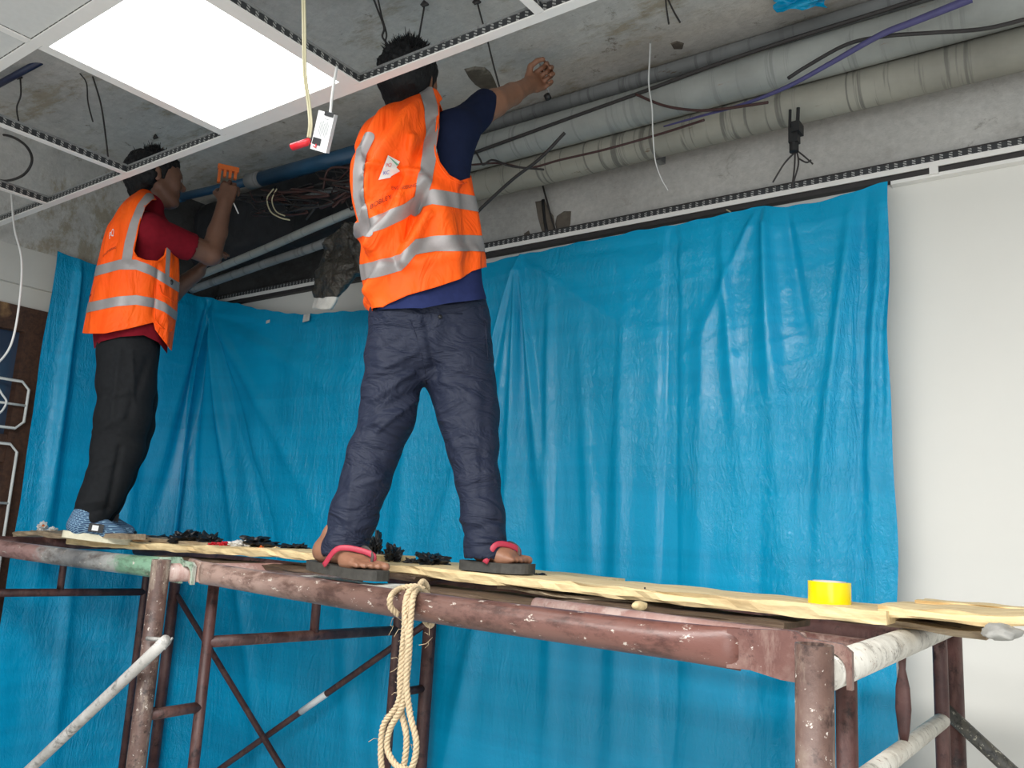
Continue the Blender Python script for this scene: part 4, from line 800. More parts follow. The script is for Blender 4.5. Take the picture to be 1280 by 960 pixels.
def displace(VF, amp, sc, seed, oct=3, ridge=False, sz=(1, 1, 1)):
    V, F = VF; me = bpy.data.meshes.new('t'); me.from_pydata([tuple(v) for v in V], [], [tuple(map(int, f)) for f in F]); N = np.zeros(len(V)*3); me.vertex_normals.foreach_get('vector', N); N = N.reshape(-1, 3); bpy.data.meshes.remove(me)
    q = fbm(V*np.array(sz)*sc, oct, seed); q = (1-np.abs(q)*2) if ridge else q
    return V+N*(amp*q)[:, None], F

# generic garment shell: rings of (y_pixel, left, right, away, depth radius) around a person plane
class Shell:
    def __init__(s, pl_, rings, sup=2.3, wr=None, tilt=0.):
        s.pl = pl_; s.k = np.array([r[0] for r in rings], float); s.r = np.array(rings, float); s.sup = sup; s.wr = wr; s.tilt = tilt
    def P(s, u, v):
        y = s.k[0]+(s.k[-1]-s.k[0])*v; g = lambda i: ipol(s.k, s.r[:, i], y); L, Rr, off, b = g(1), g(2), g(3), g(4)
        a = u*2*np.pi; c = np.cos(a); n = np.sin(a); e = 2/s.sup; c2 = np.sign(c)*np.abs(c)**e; n2 = np.sign(n)*np.abs(n)**e
        cx = (L+Rr)/2; hx = (Rr-L)/2; m = s.m_; off2 = off+b*n2
        w_ = s.wr(cx+hx*c2, y, u, v) if s.wr else 0.
        hw = 1+w_/(np.maximum(hx, 4)*m); off2 = off+(b+w_)*n2
        x = cx+hx*c2*hw; dep0 = np.dot(s.pl.p, s.pl.v); dep = (dep0+off2)/(dep0+off)      # keep metric width constant with depth
        base = s.pl.arr(cx, y, off); side = s.pl.arr(cx+hx, y, off)-base; hm = np.linalg.norm(side, axis=-1)
        tl = s.tilt(v) if callable(s.tilt) else s.tilt
        P = base+s.pl.r*(hm*c2*hw)[..., None]+s.pl.v*((b+w_)*n2)[..., None]
        P = P+np.array([0, 0, 1.])*(hm*c2*tl)[..., None]
        return P
    m_ = .0024
    def grid(s, nu, nv, g=None, off=0., v0=0., v1=1.):
        U, Vv = np.meshgrid(np.arange(nu)/nu, np.linspace(v0, v1, nv), indexing='ij'); U = U.copy(); Vv = Vv.copy()
        def ev(u, v): P = s.P(u, v); x, y = proj(P); return P, x, y
        P, x, y = ev(U, Vv)
        if g is None: keep = np.ones((nu, nv-1), bool)
        else:
            q = g(x, y, U, Vv); qc = (q+np.roll(q, -1, 0))/2; qc = (qc[:, 1:]+qc[:, :-1])/2; keep = qc > 0
            used = np.zeros((nu, nv), int)
            for a in (0, 1):
                for b in (0, 1): used[:, b:nv-1+b] += np.roll(keep, a, 0)
            full = np.full((nu, nv), 4); full[:, 0] = 2; full[:, -1] = 2
            bd = (used > 0) & (used < full)
            du, dv = .25/nu, .25*(v1-v0)/nv
            for it in range(3):
                ub, vb = U[bd], Vv[bd]; f0 = g(*ev(ub, vb)[1:], ub, vb); fu = (g(*ev(ub+du, vb)[1:], ub+du, vb)-f0)/du*(1/nu); fv = (g(*ev(ub, vb+dv)[1:], ub, vb+dv)-f0)/dv*((v1-v0)/nv)
                gg = fu*fu+fv*fv+1e-9; st = f0/gg; a = np.clip(-st*fu, -.9, .9); b = np.clip(-st*fv, -.9, .9); U[bd] = ub+a/nu; Vv[bd] = np.clip(vb+b*(v1-v0)/nv, v0, v1)
            P, x, y = ev(U, Vv)
        e = 1e-3; Pu = s.P(U+e, Vv)-s.P(U-e, Vv); Pv = s.P(U, np.clip(Vv+e, 0, 1))-s.P(U, np.clip(Vv-e, 0, 1)); N = np.cross(Pu, Pv); N /= np.linalg.norm(N, axis=-1)[..., None]+1e-9
        cen = P.mean((0, 1)); sg = np.sign(((P-cen)*N).sum(-1).mean()); N = N*sg; P = P+N*off
        I = np.arange(nu*nv).reshape(nu, nv); F = np.stack([I[:, :-1], np.roll(I, -1, 0)[:, :-1], np.roll(I, -1, 0)[:, 1:], I[:, 1:]], -1)[keep]
        if sg < 0: F = F[:, ::-1]
        u_, inv = np.unique(F, return_inverse=True); return P.reshape(-1, 3)[u_], inv.reshape(F.shape)
def solid(o, th, off=0):
    m = o.modifiers.new('thickness', 'SOLIDIFY'); m.thickness = th; m.offset = off; return o
def pwl(x, xs, ys): return np.interp(x, xs, ys)
def segdist(x, y, pts):                               # distance in pixels to a polyline
    d = np.full(np.shape(x), 1e9)
    for (x0, y0), (x1, y1) in zip(pts[:-1], pts[1:]):
        dx, dy = x1-x0, y1-y0; t = np.clip(((x-x0)*dx+(y-y0)*dy)/(dx*dx+dy*dy), 0, 1); d = np.minimum(d, np.hypot(x-x0-t*dx, y-y0-t*dy))
    return d
def polyin(x, y, pts):                                # signed-ish: positive inside polygon (pixel distance)
    ins = np.zeros(np.shape(x), bool); n = len(pts)
    for i in range(n):
        (x0, y0), (x1, y1) = pts[i], pts[(i+1) % n]; c = ((y0 > y) != (y1 > y)) & (x < (x1-x0)*(y-y0)/(y1-y0+1e-9)+x0); ins ^= c
    return np.where(ins, 1, -1)*segdist(x, y, list(pts)+[pts[0]])
def bvh_of(o): 
    me = o.data; return BVHTree.FromPolygons([tuple(o.matrix_world @ v.co) for v in me.vertices], [tuple(p.vertices) for p in me.polygons])
EYE = Vector((0, 0, H))
def drape(VF, tree, lift=.003):                       # flat print laid on the cloth it is printed on: V given as pixel pairs
    out = []
    for x, y in VF[0]:
        d = Vector(d_(x, y)).normalized(); h_, n_, i_, t_ = tree.ray_cast(EYE, d)
        out.append(h_-d*lift if h_ is not None else EYE+d*2)
    return np.array([tuple(p) for p in out]), VF[1]
def text_mesh(t, size):
    c = bpy.data.curves.new('t', 'FONT'); c.body = t; c.size = size; c.align_x = 'CENTER'; o = bpy.data.objects.new('t', c); COL.objects.link(o); bpy.context.view_layer.update()
    me = o.to_mesh(); V = np.array([v.co[:2] for v in me.vertices]); F = [tuple(p.vertices) for p in me.polygons]; o.to_mesh_clear(); bpy.data.objects.remove(o); return V, F
def sole(heel, toe, w, th, mat, parent, name, drop=0., arch=0.):
    d = unit(toe-heel); L = np.linalg.norm(toe-heel); r = unit(np.cross(d, (0, 0, 1))); u = np.cross(r, d); n = 40; out = []
    for k in range(n):
        a = 2*math.pi*k/n; t = .5-.5*math.cos(a); wd = w*(.74+.36*t-.12*math.sin(t*math.pi*1.0)*(t < .6))*math.sin(max(.0, min(math.pi, math.acos(1-2*t))))**.6*(1 if math.sin(a) > 0 else -1) if 0 < t < 1 else 0
        out.append((t, wd/2))
    V = []
    for z in (0, -th*.45, -th*.55, -th):
        k_ = 1.0 if z in (0, -th) else .985
        for t, o in out: V.append(heel+d*(t*L)+r*o*k_+u*(z+.012*max(0, t-.8)))
    F = [(j*n+i, j*n+(i+1) % n, (j+1)*n+(i+1) % n, (j+1)*n+i) for j in range(3) for i in range(n)]+[tuple(range(n))[::-1], tuple(3*n+i for i in range(n))]
    return part(name, (np.array(V), F), mat, parent, smooth=False)

# ---------------------------------------------------------------- the standing worker who reaches to the right
A = Plane((-1.70, 1.72)); Shell.m_ = A.m(520, 300)
pa = empty('person', tuple(A(520, 715)*np.array([1, 1, 0])+np.array([0, 0, H-.16])), 'person in orange vest and navy trousers standing in sandals, arm stretched up to the right', 'person')
def torso_rings(): return None
hc = A(513, 106, .03); hf = A.r*.50+A.v*.72+np.array([0, 0, .42]); hu = np.array([0, 0, 1.])-A.v*.5-A.r*.15
lf_h, lf_t = A(392, 699, -.02), A(470, 716, -.06); rf_h, rf_t = A(584, 704, .0), A(655, 714, -.0)
lf_h[2] = H-.135; lf_t[2] = H-.150; rf_h[2] = lf_h[2]+.013; rf_t[2] = rf_h[2]-.004
def onpix(p, x, y):                                    # move p sideways in its plane so that it shows at x,y
    off = np.dot(p-A.p, A.v); return A(x, y, off)
def pz(x):                                             # top of the long plank at world x
    a, b_ = atY(448, 702, 1.78), atY(1108, 764, 1.78); return a[2]+(b_[2]-a[2])*(x-a[0])/(b_[0]-a[0])
lf_h, lf_t = atY(394, 709, 1.62), atY(472, 723, 1.575); lf_h[2] += .018; lf_t[2] += .018
rf_h, rf_t = atY(587, 712, 1.805), atY(657, 717, 1.845); rf_h[2] = pz(rf_h[0])+.030; rf_t[2] = pz(rf_t[0])+.029
print('feet', lf_h, lf_t, rf_h, rf_t)
def aoff(p): return float(np.dot(p-A.p, A.v))
V = Vol([A(400, 720, -.1), A(560, 60, .3), A(690, 70, .55), A(660, 715, .1), A(560, 400, -.15), A(660, 720, -.16)], pad=.10, h=.0055)
ank_l = lf_h+unit(lf_t-lf_h)*.080+np.array([0, 0, .080]); ank_r = rf_h+unit(rf_t-rf_h)*.052+np.array([0, 0, .080]); OL, OR = aoff(ank_l), aoff(ank_r); print('ankles', proj(ank_l), OL, proj(ank_r), OR)
V.chain([A(504, 408), A(484, 540), A(450, 625, OL*.7), ank_l], [.068, .044, .036, .030], .02); V.chain([A(566, 405), A(592, 545, OR*.3), A(601, 630, OR*.8), ank_r], [.068, .044, .034, .028], .02)
V.chain([A(535, 390), A(525, 330), A(515, 220, .02)], [.098, .098, .110], .03, (A.v, .8)); V.chain([A(480, 200, .05), A(560, 175, .0)], [.055, .055], .03)
V.chain([A(522, 160, .03), A(516, 128, .04)], [.056, .054], .02)
add_head(V, hc, hf, hu, .92)
el_r, wr_r = A(618, 129, .12), A(662, 106, .33)
V.chain([A(562, 168, .0), el_r, A(640, 118, .22), wr_r], [.05, .044, .037, .026], .015)
hn = A(683, 92, .40)-wr_r
add_hand(V, wr_r, A.r*.55+A.v*.55+np.array([0, 0, .62]), -A.v*.9+A.r*.3, np.array([0, 0, 1.])-A.r*.6, [.95, 1.0, 1.05, 1.1], 1.02)
el_l = A(480, 250, .42); V.chain([A(475, 195, .08), el_l, A(515, 205, .45)], [.048, .042, .028], .015); add_hand(V, A(515, 205, .45), A.r*.3+np.array([0, 0, 1.]), A.r+A.v*.3, A.v, .5)
add_foot(V, lf_h, lf_t, ank_l); add_foot(V, rf_h, rf_t, ank_r)
part('body', V.mesh(), 'skin_near', pa); del V
# hair
V = Vol([hc-.12, hc+.12], pad=.08, h=.0045); f_, r_, u_ = frame3(hf, hu); hp = lambda x, y, z: hc+(r_*x+f_*y+u_*z)*.92
V.add(hp(0, -.030, .036), hp(0, .022, .048), .092, .084, .02, (r_, .92)); V.add(hp(0, -.055, -.01), hp(0, -.060, -.055), .068, .050, .03, (r_, 1.05)); V.add(hp(-.04, -.02, .0), hp(-.05, -.035, -.03), .045, .03, .02); V.add(hp(.04, -.03, .0), hp(.05, -.045, -.03), .045, .03, .02)
V.add(hp(0, .03, .075), hp(0, .055, .082), .050, .035, .03); V.add(hp(.066, .02, .02), hp(.070, .022, -.02), .016, .008, .01)
HV = V.mesh(); sp = np.maximum(0, ((HV[0]-hc)@u_)/.09); q = fbm(HV[0]*95, 2, 5); n_ = HV[0]-hc; n_ /= np.linalg.norm(n_, axis=1)[:, None]
HV = (HV[0]+n_*(.004*fbm(HV[0]*30, 2, 7)+.010*np.clip(sp, 0, 1.2)*np.clip(q, -.3, 1))[:, None], HV[1])
hr = part('hair', HV, 'hair_black', pa, smooth=True)
def tufts(c, r, u, f, s, n, seed, mat, parent):
    g = np.random.default_rng(seed); L = []
    for k in range(n):
        a = g.uniform(0, 2*np.pi); b = g.uniform(.0, 1.0)*.9; e = r*math.cos(a)*math.sin(b)+f*math.sin(a)*math.sin(b)+u*math.cos(b); p = c+e*s*g.uniform(.92, 1.0); q = p+(e+g.normal(size=3)*.25)*g.uniform(.015, .030); L.append(tube([p, (p+q)/2+g.normal(size=3)*.0015, q], [.0035, .0022, .0004], 4))
    part('hair_tufts', join(*L), mat, parent, 'short spiky tufts', kind='stuff')
tufts(hp(0, -.005, .045), r_, u_, f_, .083, 420, 3, 'hair_black', hr)
# shirt: upper body and sleeve
V = Vol([A(450, 390, -.1), A(620, 110, .3), A(620, 390, -.1), A(450, 110, .3)], pad=.20, h=.006)
V.chain([A(532, 350), A(520, 260, .0), A(515, 205, .02)], [.13, .120, .125], .03, (A.v, .85)); V.chain([A(478, 200, .06), A(556, 170, .0)], [.062, .068], .03)
V.chain([A(566, 200, -.02), A(572, 165, .0), A(606, 131, .105)], [.055, .062, .050], .03); V.chain([A(475, 198, .08), A(478, 225, .25)], [.06, .052], .02); V.add(A(563, 225, -.03), A(560, 180, -.02), .06, .06, .03)
V.add(A(523, 152, .03), A(518, 140, .035), .060, .058, .02); V.add(A(620, 126, .14), A(632, 121, .17), .062, .066, .01, None, True)
sh = part('shirt', displace(V.mesh(), .003, 14, 3), 'navy_shirt', pa); del V
hem = Shell(A, [(330, 462, 601, 0, .135), (350, 461, 603, 0, .138), (368, 463, 607, 0, .14), (388, 466, 612, 0, .142), (402, 467, 612, 0, .143)], wr=lambda x, y, u, v: .004*np.sin(u*50+v*3)*v)
part('shirt_hem', hem.grid(120, 24, lambda x, y, U, V_: pwl(x, [466, 500, 560, 612], [401, 391, 379, 373])-y), 'blue_hem', sh, 'blue hem below the vest')
# trousers
V = Vol([A(408, 705, -.1), A(630, 370, .1), A(630, 705, -.15), A(408, 370, .1)], pad=.16, h=.006)
V.add(A(500, 402, .0), A(573, 396, .0), .088, .092, .04); V.add(A(532, 380), A(537, 425), .120, .115, .05, (A.v, .95)); V.add(A(531, 430), A(534, 452), .085, .06, .05); V.add(A(510, 385), A(565, 380), .088, .088, .03)
V.chain([A(500, 405), A(495, 445), A(488, 490), A(484, 525), A(467, 565), A(457, 600, OL*.5), A(443, 640, OL*.8), A(431, 684, OL)], [.088, .088, .079, .076, .069, .066, .065, .066], .03)
V.chain([A(570, 400), A(574, 440), A(578, 480), A(586, 520, OR*.15), A(592, 560, OR*.35), A(597, 600, OR*.6), A(604, 640, OR*.85), A(608, 692, OR)], [.094, .094, .092, .085, .070, .058, .055, .058], .03)
for a, b_ in ((A(436, 721, OL), A(430, 750, OL)), (A(606, 732, OR), A(606, 755, OR))): V.add(a, b_, .09, .09, .01, None, True)
TV, TF = V.mesh(); del V
px_, py_ = proj(TV); dl = np.zeros(len(TV))
def crease(p, q, w_, a): 
    global dl
    d = segdist(px_, py_, [p, q]); dl += a*np.exp(-(d/w_)**2)
for p, q, w_, a in (((462, 470), (520, 440), 4, .006), ((466, 500), (515, 465), 4, .007), ((462, 520), (520, 488), 4, -.006), ((455, 535), (500, 515), 4, .006), ((470, 540), (520, 500), 3, .006), ((465, 440), (500, 425), 4, -.005), ((440, 610), (480, 596), 3, .005), ((436, 640), (476, 640), 4, -.004), ((425, 670), (462, 655), 4, .004), ((532, 400), (545, 470), 5, -.010), ((545, 470), (600, 500), 6, .005), ((560, 430), (615, 450), 6, .004), ((575, 540), (618, 560), 4, .004),
                    ((578, 650), (622, 660), 4, .006), ((582, 668), (622, 650), 3, -.005), ((590, 680), (625, 672), 3, .005), ((608, 480), (600, 640), 5, -.003), ((530, 470), (570, 560), 4, .004), ((440, 590), (430, 680), 4, .003), ((530, 380), (605, 376), 3, .004), ((610, 400), (605, 430), 4, .005)): crease(p, q, w_, a)
me = bpy.data.meshes.new('t'); me.from_pydata([tuple(v) for v in TV], [], [tuple(map(int, f)) for f in TF]); N_ = np.zeros(len(TV)*3); me.vertex_normals.foreach_get('vector', N_); N_ = N_.reshape(-1, 3)
TV = TV+N_*(dl+.0035*fbm(TV*np.array([9, 9, 16]), 2, 3))[:, None]
tr_ = part('trousers', (TV, TF), 'navy_trousers', pa)
bt = bvh_of(tr_) if False else BVHTree.FromPolygons([tuple(v) for v in TV], [tuple(map(int, f)) for f in TF])
def surf(tree, x, y, lift=0.):
    d = Vector(d_(x, y)).normalized(); h_, n_, i_, t_ = tree.ray_cast(EYE, d); 
    return np.array(h_-d*lift) if h_ is not None else None
part('pocket_welt', tube([surf(bt, x, y, .001) for x, y in ((528, 392), (545, 391), (562, 391), (578, 392))], .0022, 6), 'navy_trousers', tr_)
p = surf(bt, 550, 396, .001); part('button', tube([p, p-A.v*.004], .006, 14), 'black_plastic', tr_, 'back pocket button')
part('seam', tube([q for q in (surf(bt, x, y, .0005) for x, y in ((512, 400), (520, 420), (527, 445), (531, 465), (533, 480))) if q is not None], .0022, 6), 'navy_trousers', tr_)
part('side_seam', tube([q for q in (surf(bt, x, y, .0005) for x, y in ((606, 400), (608, 420), (610, 450))) if q is not None], .002, 6), 'navy_trousers', tr_)
# vest
def fA(x, y, u, v):
    o = .006*np.sin(u*37+v*5)+.003*np.sin(u*71-v*9+1)
    for p, q, w_, a in (((462, 262), (520, 150), 9, .013), ((478, 285), (545, 170), 7, -.010), ((458, 215), (492, 150), 7, .010), ((500, 275), (515, 200), 6, .010), ((455, 240), (520, 238), 4, .006), ((470, 330), (525, 250), 8, .014), ((490, 345), (524, 275), 6, -.010), ((505, 350), (530, 290), 7, .012), ((468, 380), (500, 330), 8, .010), ((540, 260), (560, 340), 12, .006), ((450, 300), (462, 285), 6, .008), ((575, 250), (585, 320), 8, -.006), ((450, 200), (460, 260), 6, -.008), ((520, 350), (590, 320), 8, .006)):
        o = o+2.4*a*np.exp(-(segdist(x, y, [p, q])/w_)**2)
    return o*np.clip(v*6, 0, 1)
vest = Shell(A, [(122, 526, 549, .03, .060), (130, 518, 553, .03, .075), (140, 500, 556, .03, .095), (152, 482, 562, .02, .115), (166, 462, 570, .015, .13), (185, 449, 578, .01, .14), (205, 444, 585, 0, .145), (230, 443, 590, 0, .145), (255, 445, 594, 0, .145), (280, 449, 597, 0, .145), (305, 454, 600, 0, .15), (330, 453, 604, 0, .155), (352, 455, 606, 0, .155), (375, 459, 606, 0, .155), (400, 464, 606, 0, .15)], sup=2.25, wr=fA)
armA = [(549, 128), (560, 116), (592, 140), (592, 180), (588, 222), (575, 226), (562, 219), (550, 203), (545, 185), (549, 160)]
hemA = lambda x: pwl(x, [440, 463, 485, 510, 545, 575, 590, 606], [394, 394, 380, 369, 359, 349, 339, 334])
def gv(x, y, U, V_):
    back = np.sin(U*2*np.pi) < .25
    g = hemA(x)-y; g = np.minimum(g, np.where(back, -polyin(x, y, armA), 50.)); g = np.minimum(g, np.where(back, 99., -polyin(x, y, [(440, 165), (480, 165), (480, 215), (440, 215)])))
    return g
vo = solid(part('vest', vest.grid(300, 240, gv), 'vest_orange', pa), .003)
vt_ = BVHTree.FromPolygons([tuple(v.co) for v in vo.data.vertices], [tuple(p_.vertices) for p_ in vo.data.polygons])
def strA(x, y, U, V_):
    yc1 = pwl(x, [440, 458, 480, 505, 520, 541, 565, 600], [290, 284, 276, 264, 253, 246, 250, 256]); b1 = 9.5-np.abs(y-yc1)
    yc2 = pwl(x, [440, 455, 485, 502, 519, 545, 575, 606], [342, 340, 333, 328, 309, 305, 304, 305]); b2 = 10-np.abs(y-yc2)
    v1 = 8.5-segdist(x, y, [(532, 112), (538, 135), (540, 165), (537, 195), (531, 225), (525, 250), (519, 262)])
    v2 = 6.5-segdist(x, y, [(462, 172), (453, 190), (449, 215), (449, 245), (454, 268), (460, 290)])
    return b1, b2, v1, v2
def stripe(i, name='reflective_stripe'):
    for sg in ((1, -1) if i > 1 else (0,)):
        g = lambda x, y, U, V_: np.minimum(np.minimum(strA(x, y, U, V_)[i], gv(x, y, U, V_)), 60*sg*np.sin(2*np.pi*U) if sg else 99.)
        VF = vest.grid(420, 330, g, off=.0028+.0004*i)
        if len(VF[1]) > 20: part(name, VF, 'reflective', vo)
for i in range(4): stripe(i)
# edge binding of the armhole, logo and lettering
q = [surf(vt_, x, y, .002) for x, y in ((546.5, 130), (547, 145), (545, 165), (543.5, 185), (548, 204), (560, 221), (574, 229), (583, 228))]
part('armhole_binding', tube(curve([p for p in q if p is not None], 60), .0032, 6), 'vest_orange', vo)
def drape_grid(quad, mat, name, n=14, lift=.0058):
    a, b_, c, d = [np.array(p, float) for p in quad]; T = np.linspace(0, 1, n); V = [(a*(1-s)+b_*s)*(1-t)+(d*(1-s)+c*s)*t for t in T for s in T]
    F = [(i*n+j, i*n+j+1, (i+1)*n+j+1, (i+1)*n+j) for i in range(n-1) for j in range(n-1)]; return part(name, drape((V, F), vt_, lift), mat, vo, None)
drape_grid([(485, 194), (500, 202), (488, 222), (473, 225)], 'white_cloth', 'logo_patch'); drape_grid([(488, 202), (500, 214), (486, 222), (478, 214)], 'white_cloth', 'logo_patch')
drape_grid([(486, 196), (488, 197), (499, 206), (496, 207)], 'logo_green', 'logo_mark', 4, .0068)
for t, x, y, m_ in (('PQ', 485.5, 208.5, 'logo_red'), ('KC', 482.5, 218, 'logo_blue')):
    tv, tf = text_mesh(t, 6.5); part('logo_mark', drape(([(x+a*.9+b_*.15, y-b_-a*.15) for a, b_ in tv], tf), vt_, .0078), m_, vo)
tv, tf = text_mesh('BOBLEY', 9); part('lettering', drape(([(476+a*.86, 254-b_*.9-a*.42+a*a*.004) for a, b_ in tv], tf), vt_, .0062), 'print_dark', vo, 'dark printed lettering')
tv, tf = text_mesh('ENGINEERING', 6.0); part('lettering', drape(([(505+a*.82, 236-b_-a*.10-a*a*.003) for a, b_ in tv], tf), vt_, .0062), 'print_dark', vo, 'dark printed lettering')
# collar scrap, sandals
for (h_, t_, an, sx) in ((lf_h, lf_t, ank_l, 0), (rf_h, rf_t, ank_r, 1)):
    d = unit(t_-h_); r = unit(np.cross(d, (0, 0, 1))); u = np.cross(r, d)
    L = np.linalg.norm(t_-h_)
    so = sole(h_-d*.028-u*.000, t_+d*.022-u*.000, .100, .026, 'sandal_rubber', pa, 'sandal')
    toe = h_+d*L*.80-r*.018+u*.012
    for sgn in (-1, 1):
        a0 = h_+d*L*.40+r*sgn*.050-u*.002; m1 = h_+d*L*.56+r*sgn*.036+u*.048
        part('strap', tube(curve([a0, m1, toe+u*.026, toe-u*.004], 24), .008, 10, sx=.34, sy=1.0), 'strap_red' if sgn > 0 else 'strap_grey', so)
# tool in the raised hand
hw = A(676, 92, .40)
thing('steel_rod', tube([A(686, 116, .37), A(676, 84, .40), A(666, 50, .43)], .0035, 8), 'conduit_grey', 'thin steel rod held in the raised right hand of the reaching worker', 'rod')
thing('tool_tip', tube([A(683, 118, .38), A(686, 124, .38)], .012, 10), 'black_plastic', 'small black tool end under the raised hand of the reaching worker', 'tool')

# ---------------------------------------------------------------- the worker at the left
B = Plane((-3.20, 1.70)); Shell.m_ = B.m(170, 350)
pb = empty('person', tuple(B(120, 668)*np.array([1, 1, 0])+np.array([0, 0, H-.14])), 'person in orange vest over red shirt and black trousers, both arms raised to the pipes', 'person')
hc = B(193, 226, .0); hf = B.r*.93+B.v*.20+np.array([0, 0, .08]); hu = np.array([0, 0, 1.])-B.r*.12
V = Vol([B(75, 680, -.1), B(300, 200, .3), B(300, 200, -.05), B(260, 320, -.1), B(180, 680, .25)], pad=.10, h=.0055)
ak, ak2 = B(112, 650, 0), B(128, 648, .16)
V.chain([B(163, 440, -.02), B(148, 545, -.02), ak], [.07, .05, .04], .02); V.chain([B(165, 440, .09), B(160, 540, .12), ak2], [.07, .05, .04], .02)
V.chain([B(163, 420, .04), B(170, 350, .03), B(180, 295, .03)], [.115, .105, .11], .03); V.add(B(182, 280, -.08), B(178, 280, .14), .05, .05, .03)
V.chain([B(183, 268, .02), B(188, 246, .01)], [.056, .054], .02)
add_head(V, hc, hf, hu, .98)
el, wr = B(263, 318, -.02), B(281, 254, .0)
V.chain([B(196, 290, -.12), el], [.052, .046], .015); V.chain([el, B(272, 290, .0), wr], [.046, .040, .029], .015)
add_hand(V, wr, np.array([0, 0, 1.])+B.r*.12, B.v*.9+B.r*.3, -B.r, [.7, .75, .8, .85], 1.0)
el2, wr2 = B(212, 368, .26), B(248, 340, .24); V.chain([B(190, 292, .15), el2, wr2], [.052, .046, .030], .015); add_hand(V, wr2, np.array([0, 0, 1.])+B.r*.45, B.r, -B.v, .5)
bd = part('body', V.mesh(), 'skin_far', pb); del V
f_, r_, u_ = frame3(hf, hu); hp = lambda x, y, z: hc+(r_*x+f_*y+u_*z)*.98
for q in (-1, 1):
    ey = part('eye', lump(hp(q*.030, .094, .012), (.011, .011, .011), 1, 0, 2), 'eye_white', pb); part('iris', lump(hp(q*.031, .101, .012), (.006, .006, .006), 1, 0, 2), 'eye_dark', ey)
    part('eyebrow', tube(curve([hp(q*.014, .105, .034), hp(q*.030, .102, .040), hp(q*.048, .086, .035)], 10), .004, 6, sy=.6), 'hair_black', pb)
V = Vol([hc-.12, hc+.12], pad=.08, h=.0045)
V.add(hp(0, -.030, .042), hp(0, .016, .062), .092, .080, .02, (r_, .90)); V.add(hp(0, -.055, -.01), hp(0, -.055, -.045), .066, .052, .03, (r_, 1.0)); V.add(hp(0, .045, .10), hp(0, .080, .098), .032, .018, .02, (r_, 1.4))
for q in (-1, 1): V.add(hp(q*.066, .016, .02), hp(q*.070, .018, -.004), .014, .007, .01); V.add(hp(q*.066, -.03, .0), hp(q*.062, -.04, -.03), .03, .022, .02)
HV = V.mesh(); n_ = HV[0]-hc; n_ /= np.linalg.norm(n_, axis=1)[:, None]; HV = (HV[0]+n_*(.005*fbm(HV[0]*26, 2, 7)+.004*fbm(HV[0]*90, 2, 5))[:, None], HV[1])
hr = part('hair', HV, 'hair_black', pb); tufts(hp(0, 0, .05), r_, u_, f_, .082, 300, 9, 'hair_black', hr)
V = Vol([B(105, 440, -.1), B(245, 260, .2), B(245, 440, -.2), B(105, 250, .2)], pad=.20, h=.006)
V.chain([B(163, 400, .03), B(170, 340, .03), B(178, 296, .03)], [.125, .120, .122], .03); V.add(B(184, 285, -.12), B(180, 284, .17), .062, .062, .03)
V.chain([B(190, 292, -.12), B(236, 308, -.06)], [.072, .060], .03); V.add(B(189, 322, -.07), B(188, 290, -.10), .060, .062, .03); V.chain([B(190, 292, .15), B(200, 335, .22)], [.065, .055], .02); V.add(B(184, 262, .01), B(186, 254, .01), .064, .060, .02)
V.add(B(256, 316, -.04), B(270, 322, -.04), .075, .08, .01, None, True)
sb = part('shirt', displace(V.mesh(), .003, 14, 6), 'red_shirt', pb); del V
hemb = Shell(B, [(380, 113, 213, .02, .18), (405, 116, 211, .02, .18), (425, 118, 209, .02, .175), (452, 121, 207, .02, .17)], wr=lambda x, y, u, v: .004*np.sin(u*50+v*3)*v)
part('shirt_hem', hemb.grid(120, 24, lambda x, y, U, V_: pwl(x, [118, 126, 150, 180, 198, 212], [436, 427, 421, 419, 428, 446])-y), 'red_shirt', sb)
V = Vol([B(85, 665, -.1), B(210, 400, .2)], pad=.14, h=.006)
V.add(B(160, 425, -.02), B(165, 425, .08), .108, .108, .04, ); V.add(B(160, 450, -.02), B(162, 450, .08), .105, .105, .04)
V.chain([B(160, 440, -.03), B(158, 480, -.02), B(154, 520, -.02), B(147, 560, 0), B(136, 595, 0), B(126, 622, 0), B(113, 648, 0)], [.105, .105, .098, .092, .078, .070, .066], .03)
V.chain([B(166, 440, .08), B(166, 500, .10), B(165, 530, .12), B(158, 560, .13), B(146, 595, .14), B(134, 625, .15), B(124, 648, .16)], [.098, .088, .082, .078, .070, .062, .060], .02)
V.add(B(104, 694, .0), B(130, 720, .2), .13, .14, .01, None, True)
TV, TF = V.mesh(); del V; px_, py_ = proj(TV); dl = np.zeros(len(TV))
for p, q, w_, a in (((150, 440), (140, 520), 4, .006), ((185, 450), (160, 520), 5, -.006), ((165, 440), (168, 500), 3, .006), ((125, 500), (160, 490), 4, .005), ((118, 540), (155, 520), 4, .005), ((150, 560), (135, 640), 4, -.009), ((110, 590), (140, 580), 4, .004), ((100, 630), (130, 625), 4, .006), ((104, 642), (136, 636), 3, -.004), ((150, 540), (180, 560), 4, .005)): crease(p, q, w_, a)
me = bpy.data.meshes.new('t2'); me.from_pydata([tuple(v) for v in TV], [], [tuple(map(int, f)) for f in TF]); N_ = np.zeros(len(TV)*3); me.vertex_normals.foreach_get('vector', N_); N_ = N_.reshape(-1, 3)
part('trousers', (TV+N_*(dl+.004*fbm(TV*np.array([8, 8, 11]), 2, 13))[:, None], TF), 'black_trousers', pb)
def fB(x, y, u, v):
    o = .004*np.sin(u*33+v*4)+.002*np.sin(u*67)
    for p, q, w_, a in (((140, 300), (125, 400), 7, .006), ((195, 345), (190, 400), 3, -.006), ((160, 350), (150, 410), 8, .005), ((200, 350), (205, 430), 4, .005)): o = o+a*np.exp(-(segdist(x, y, [p, q])/w_)**2)
    return o*np.clip(v*6, 0, 1)
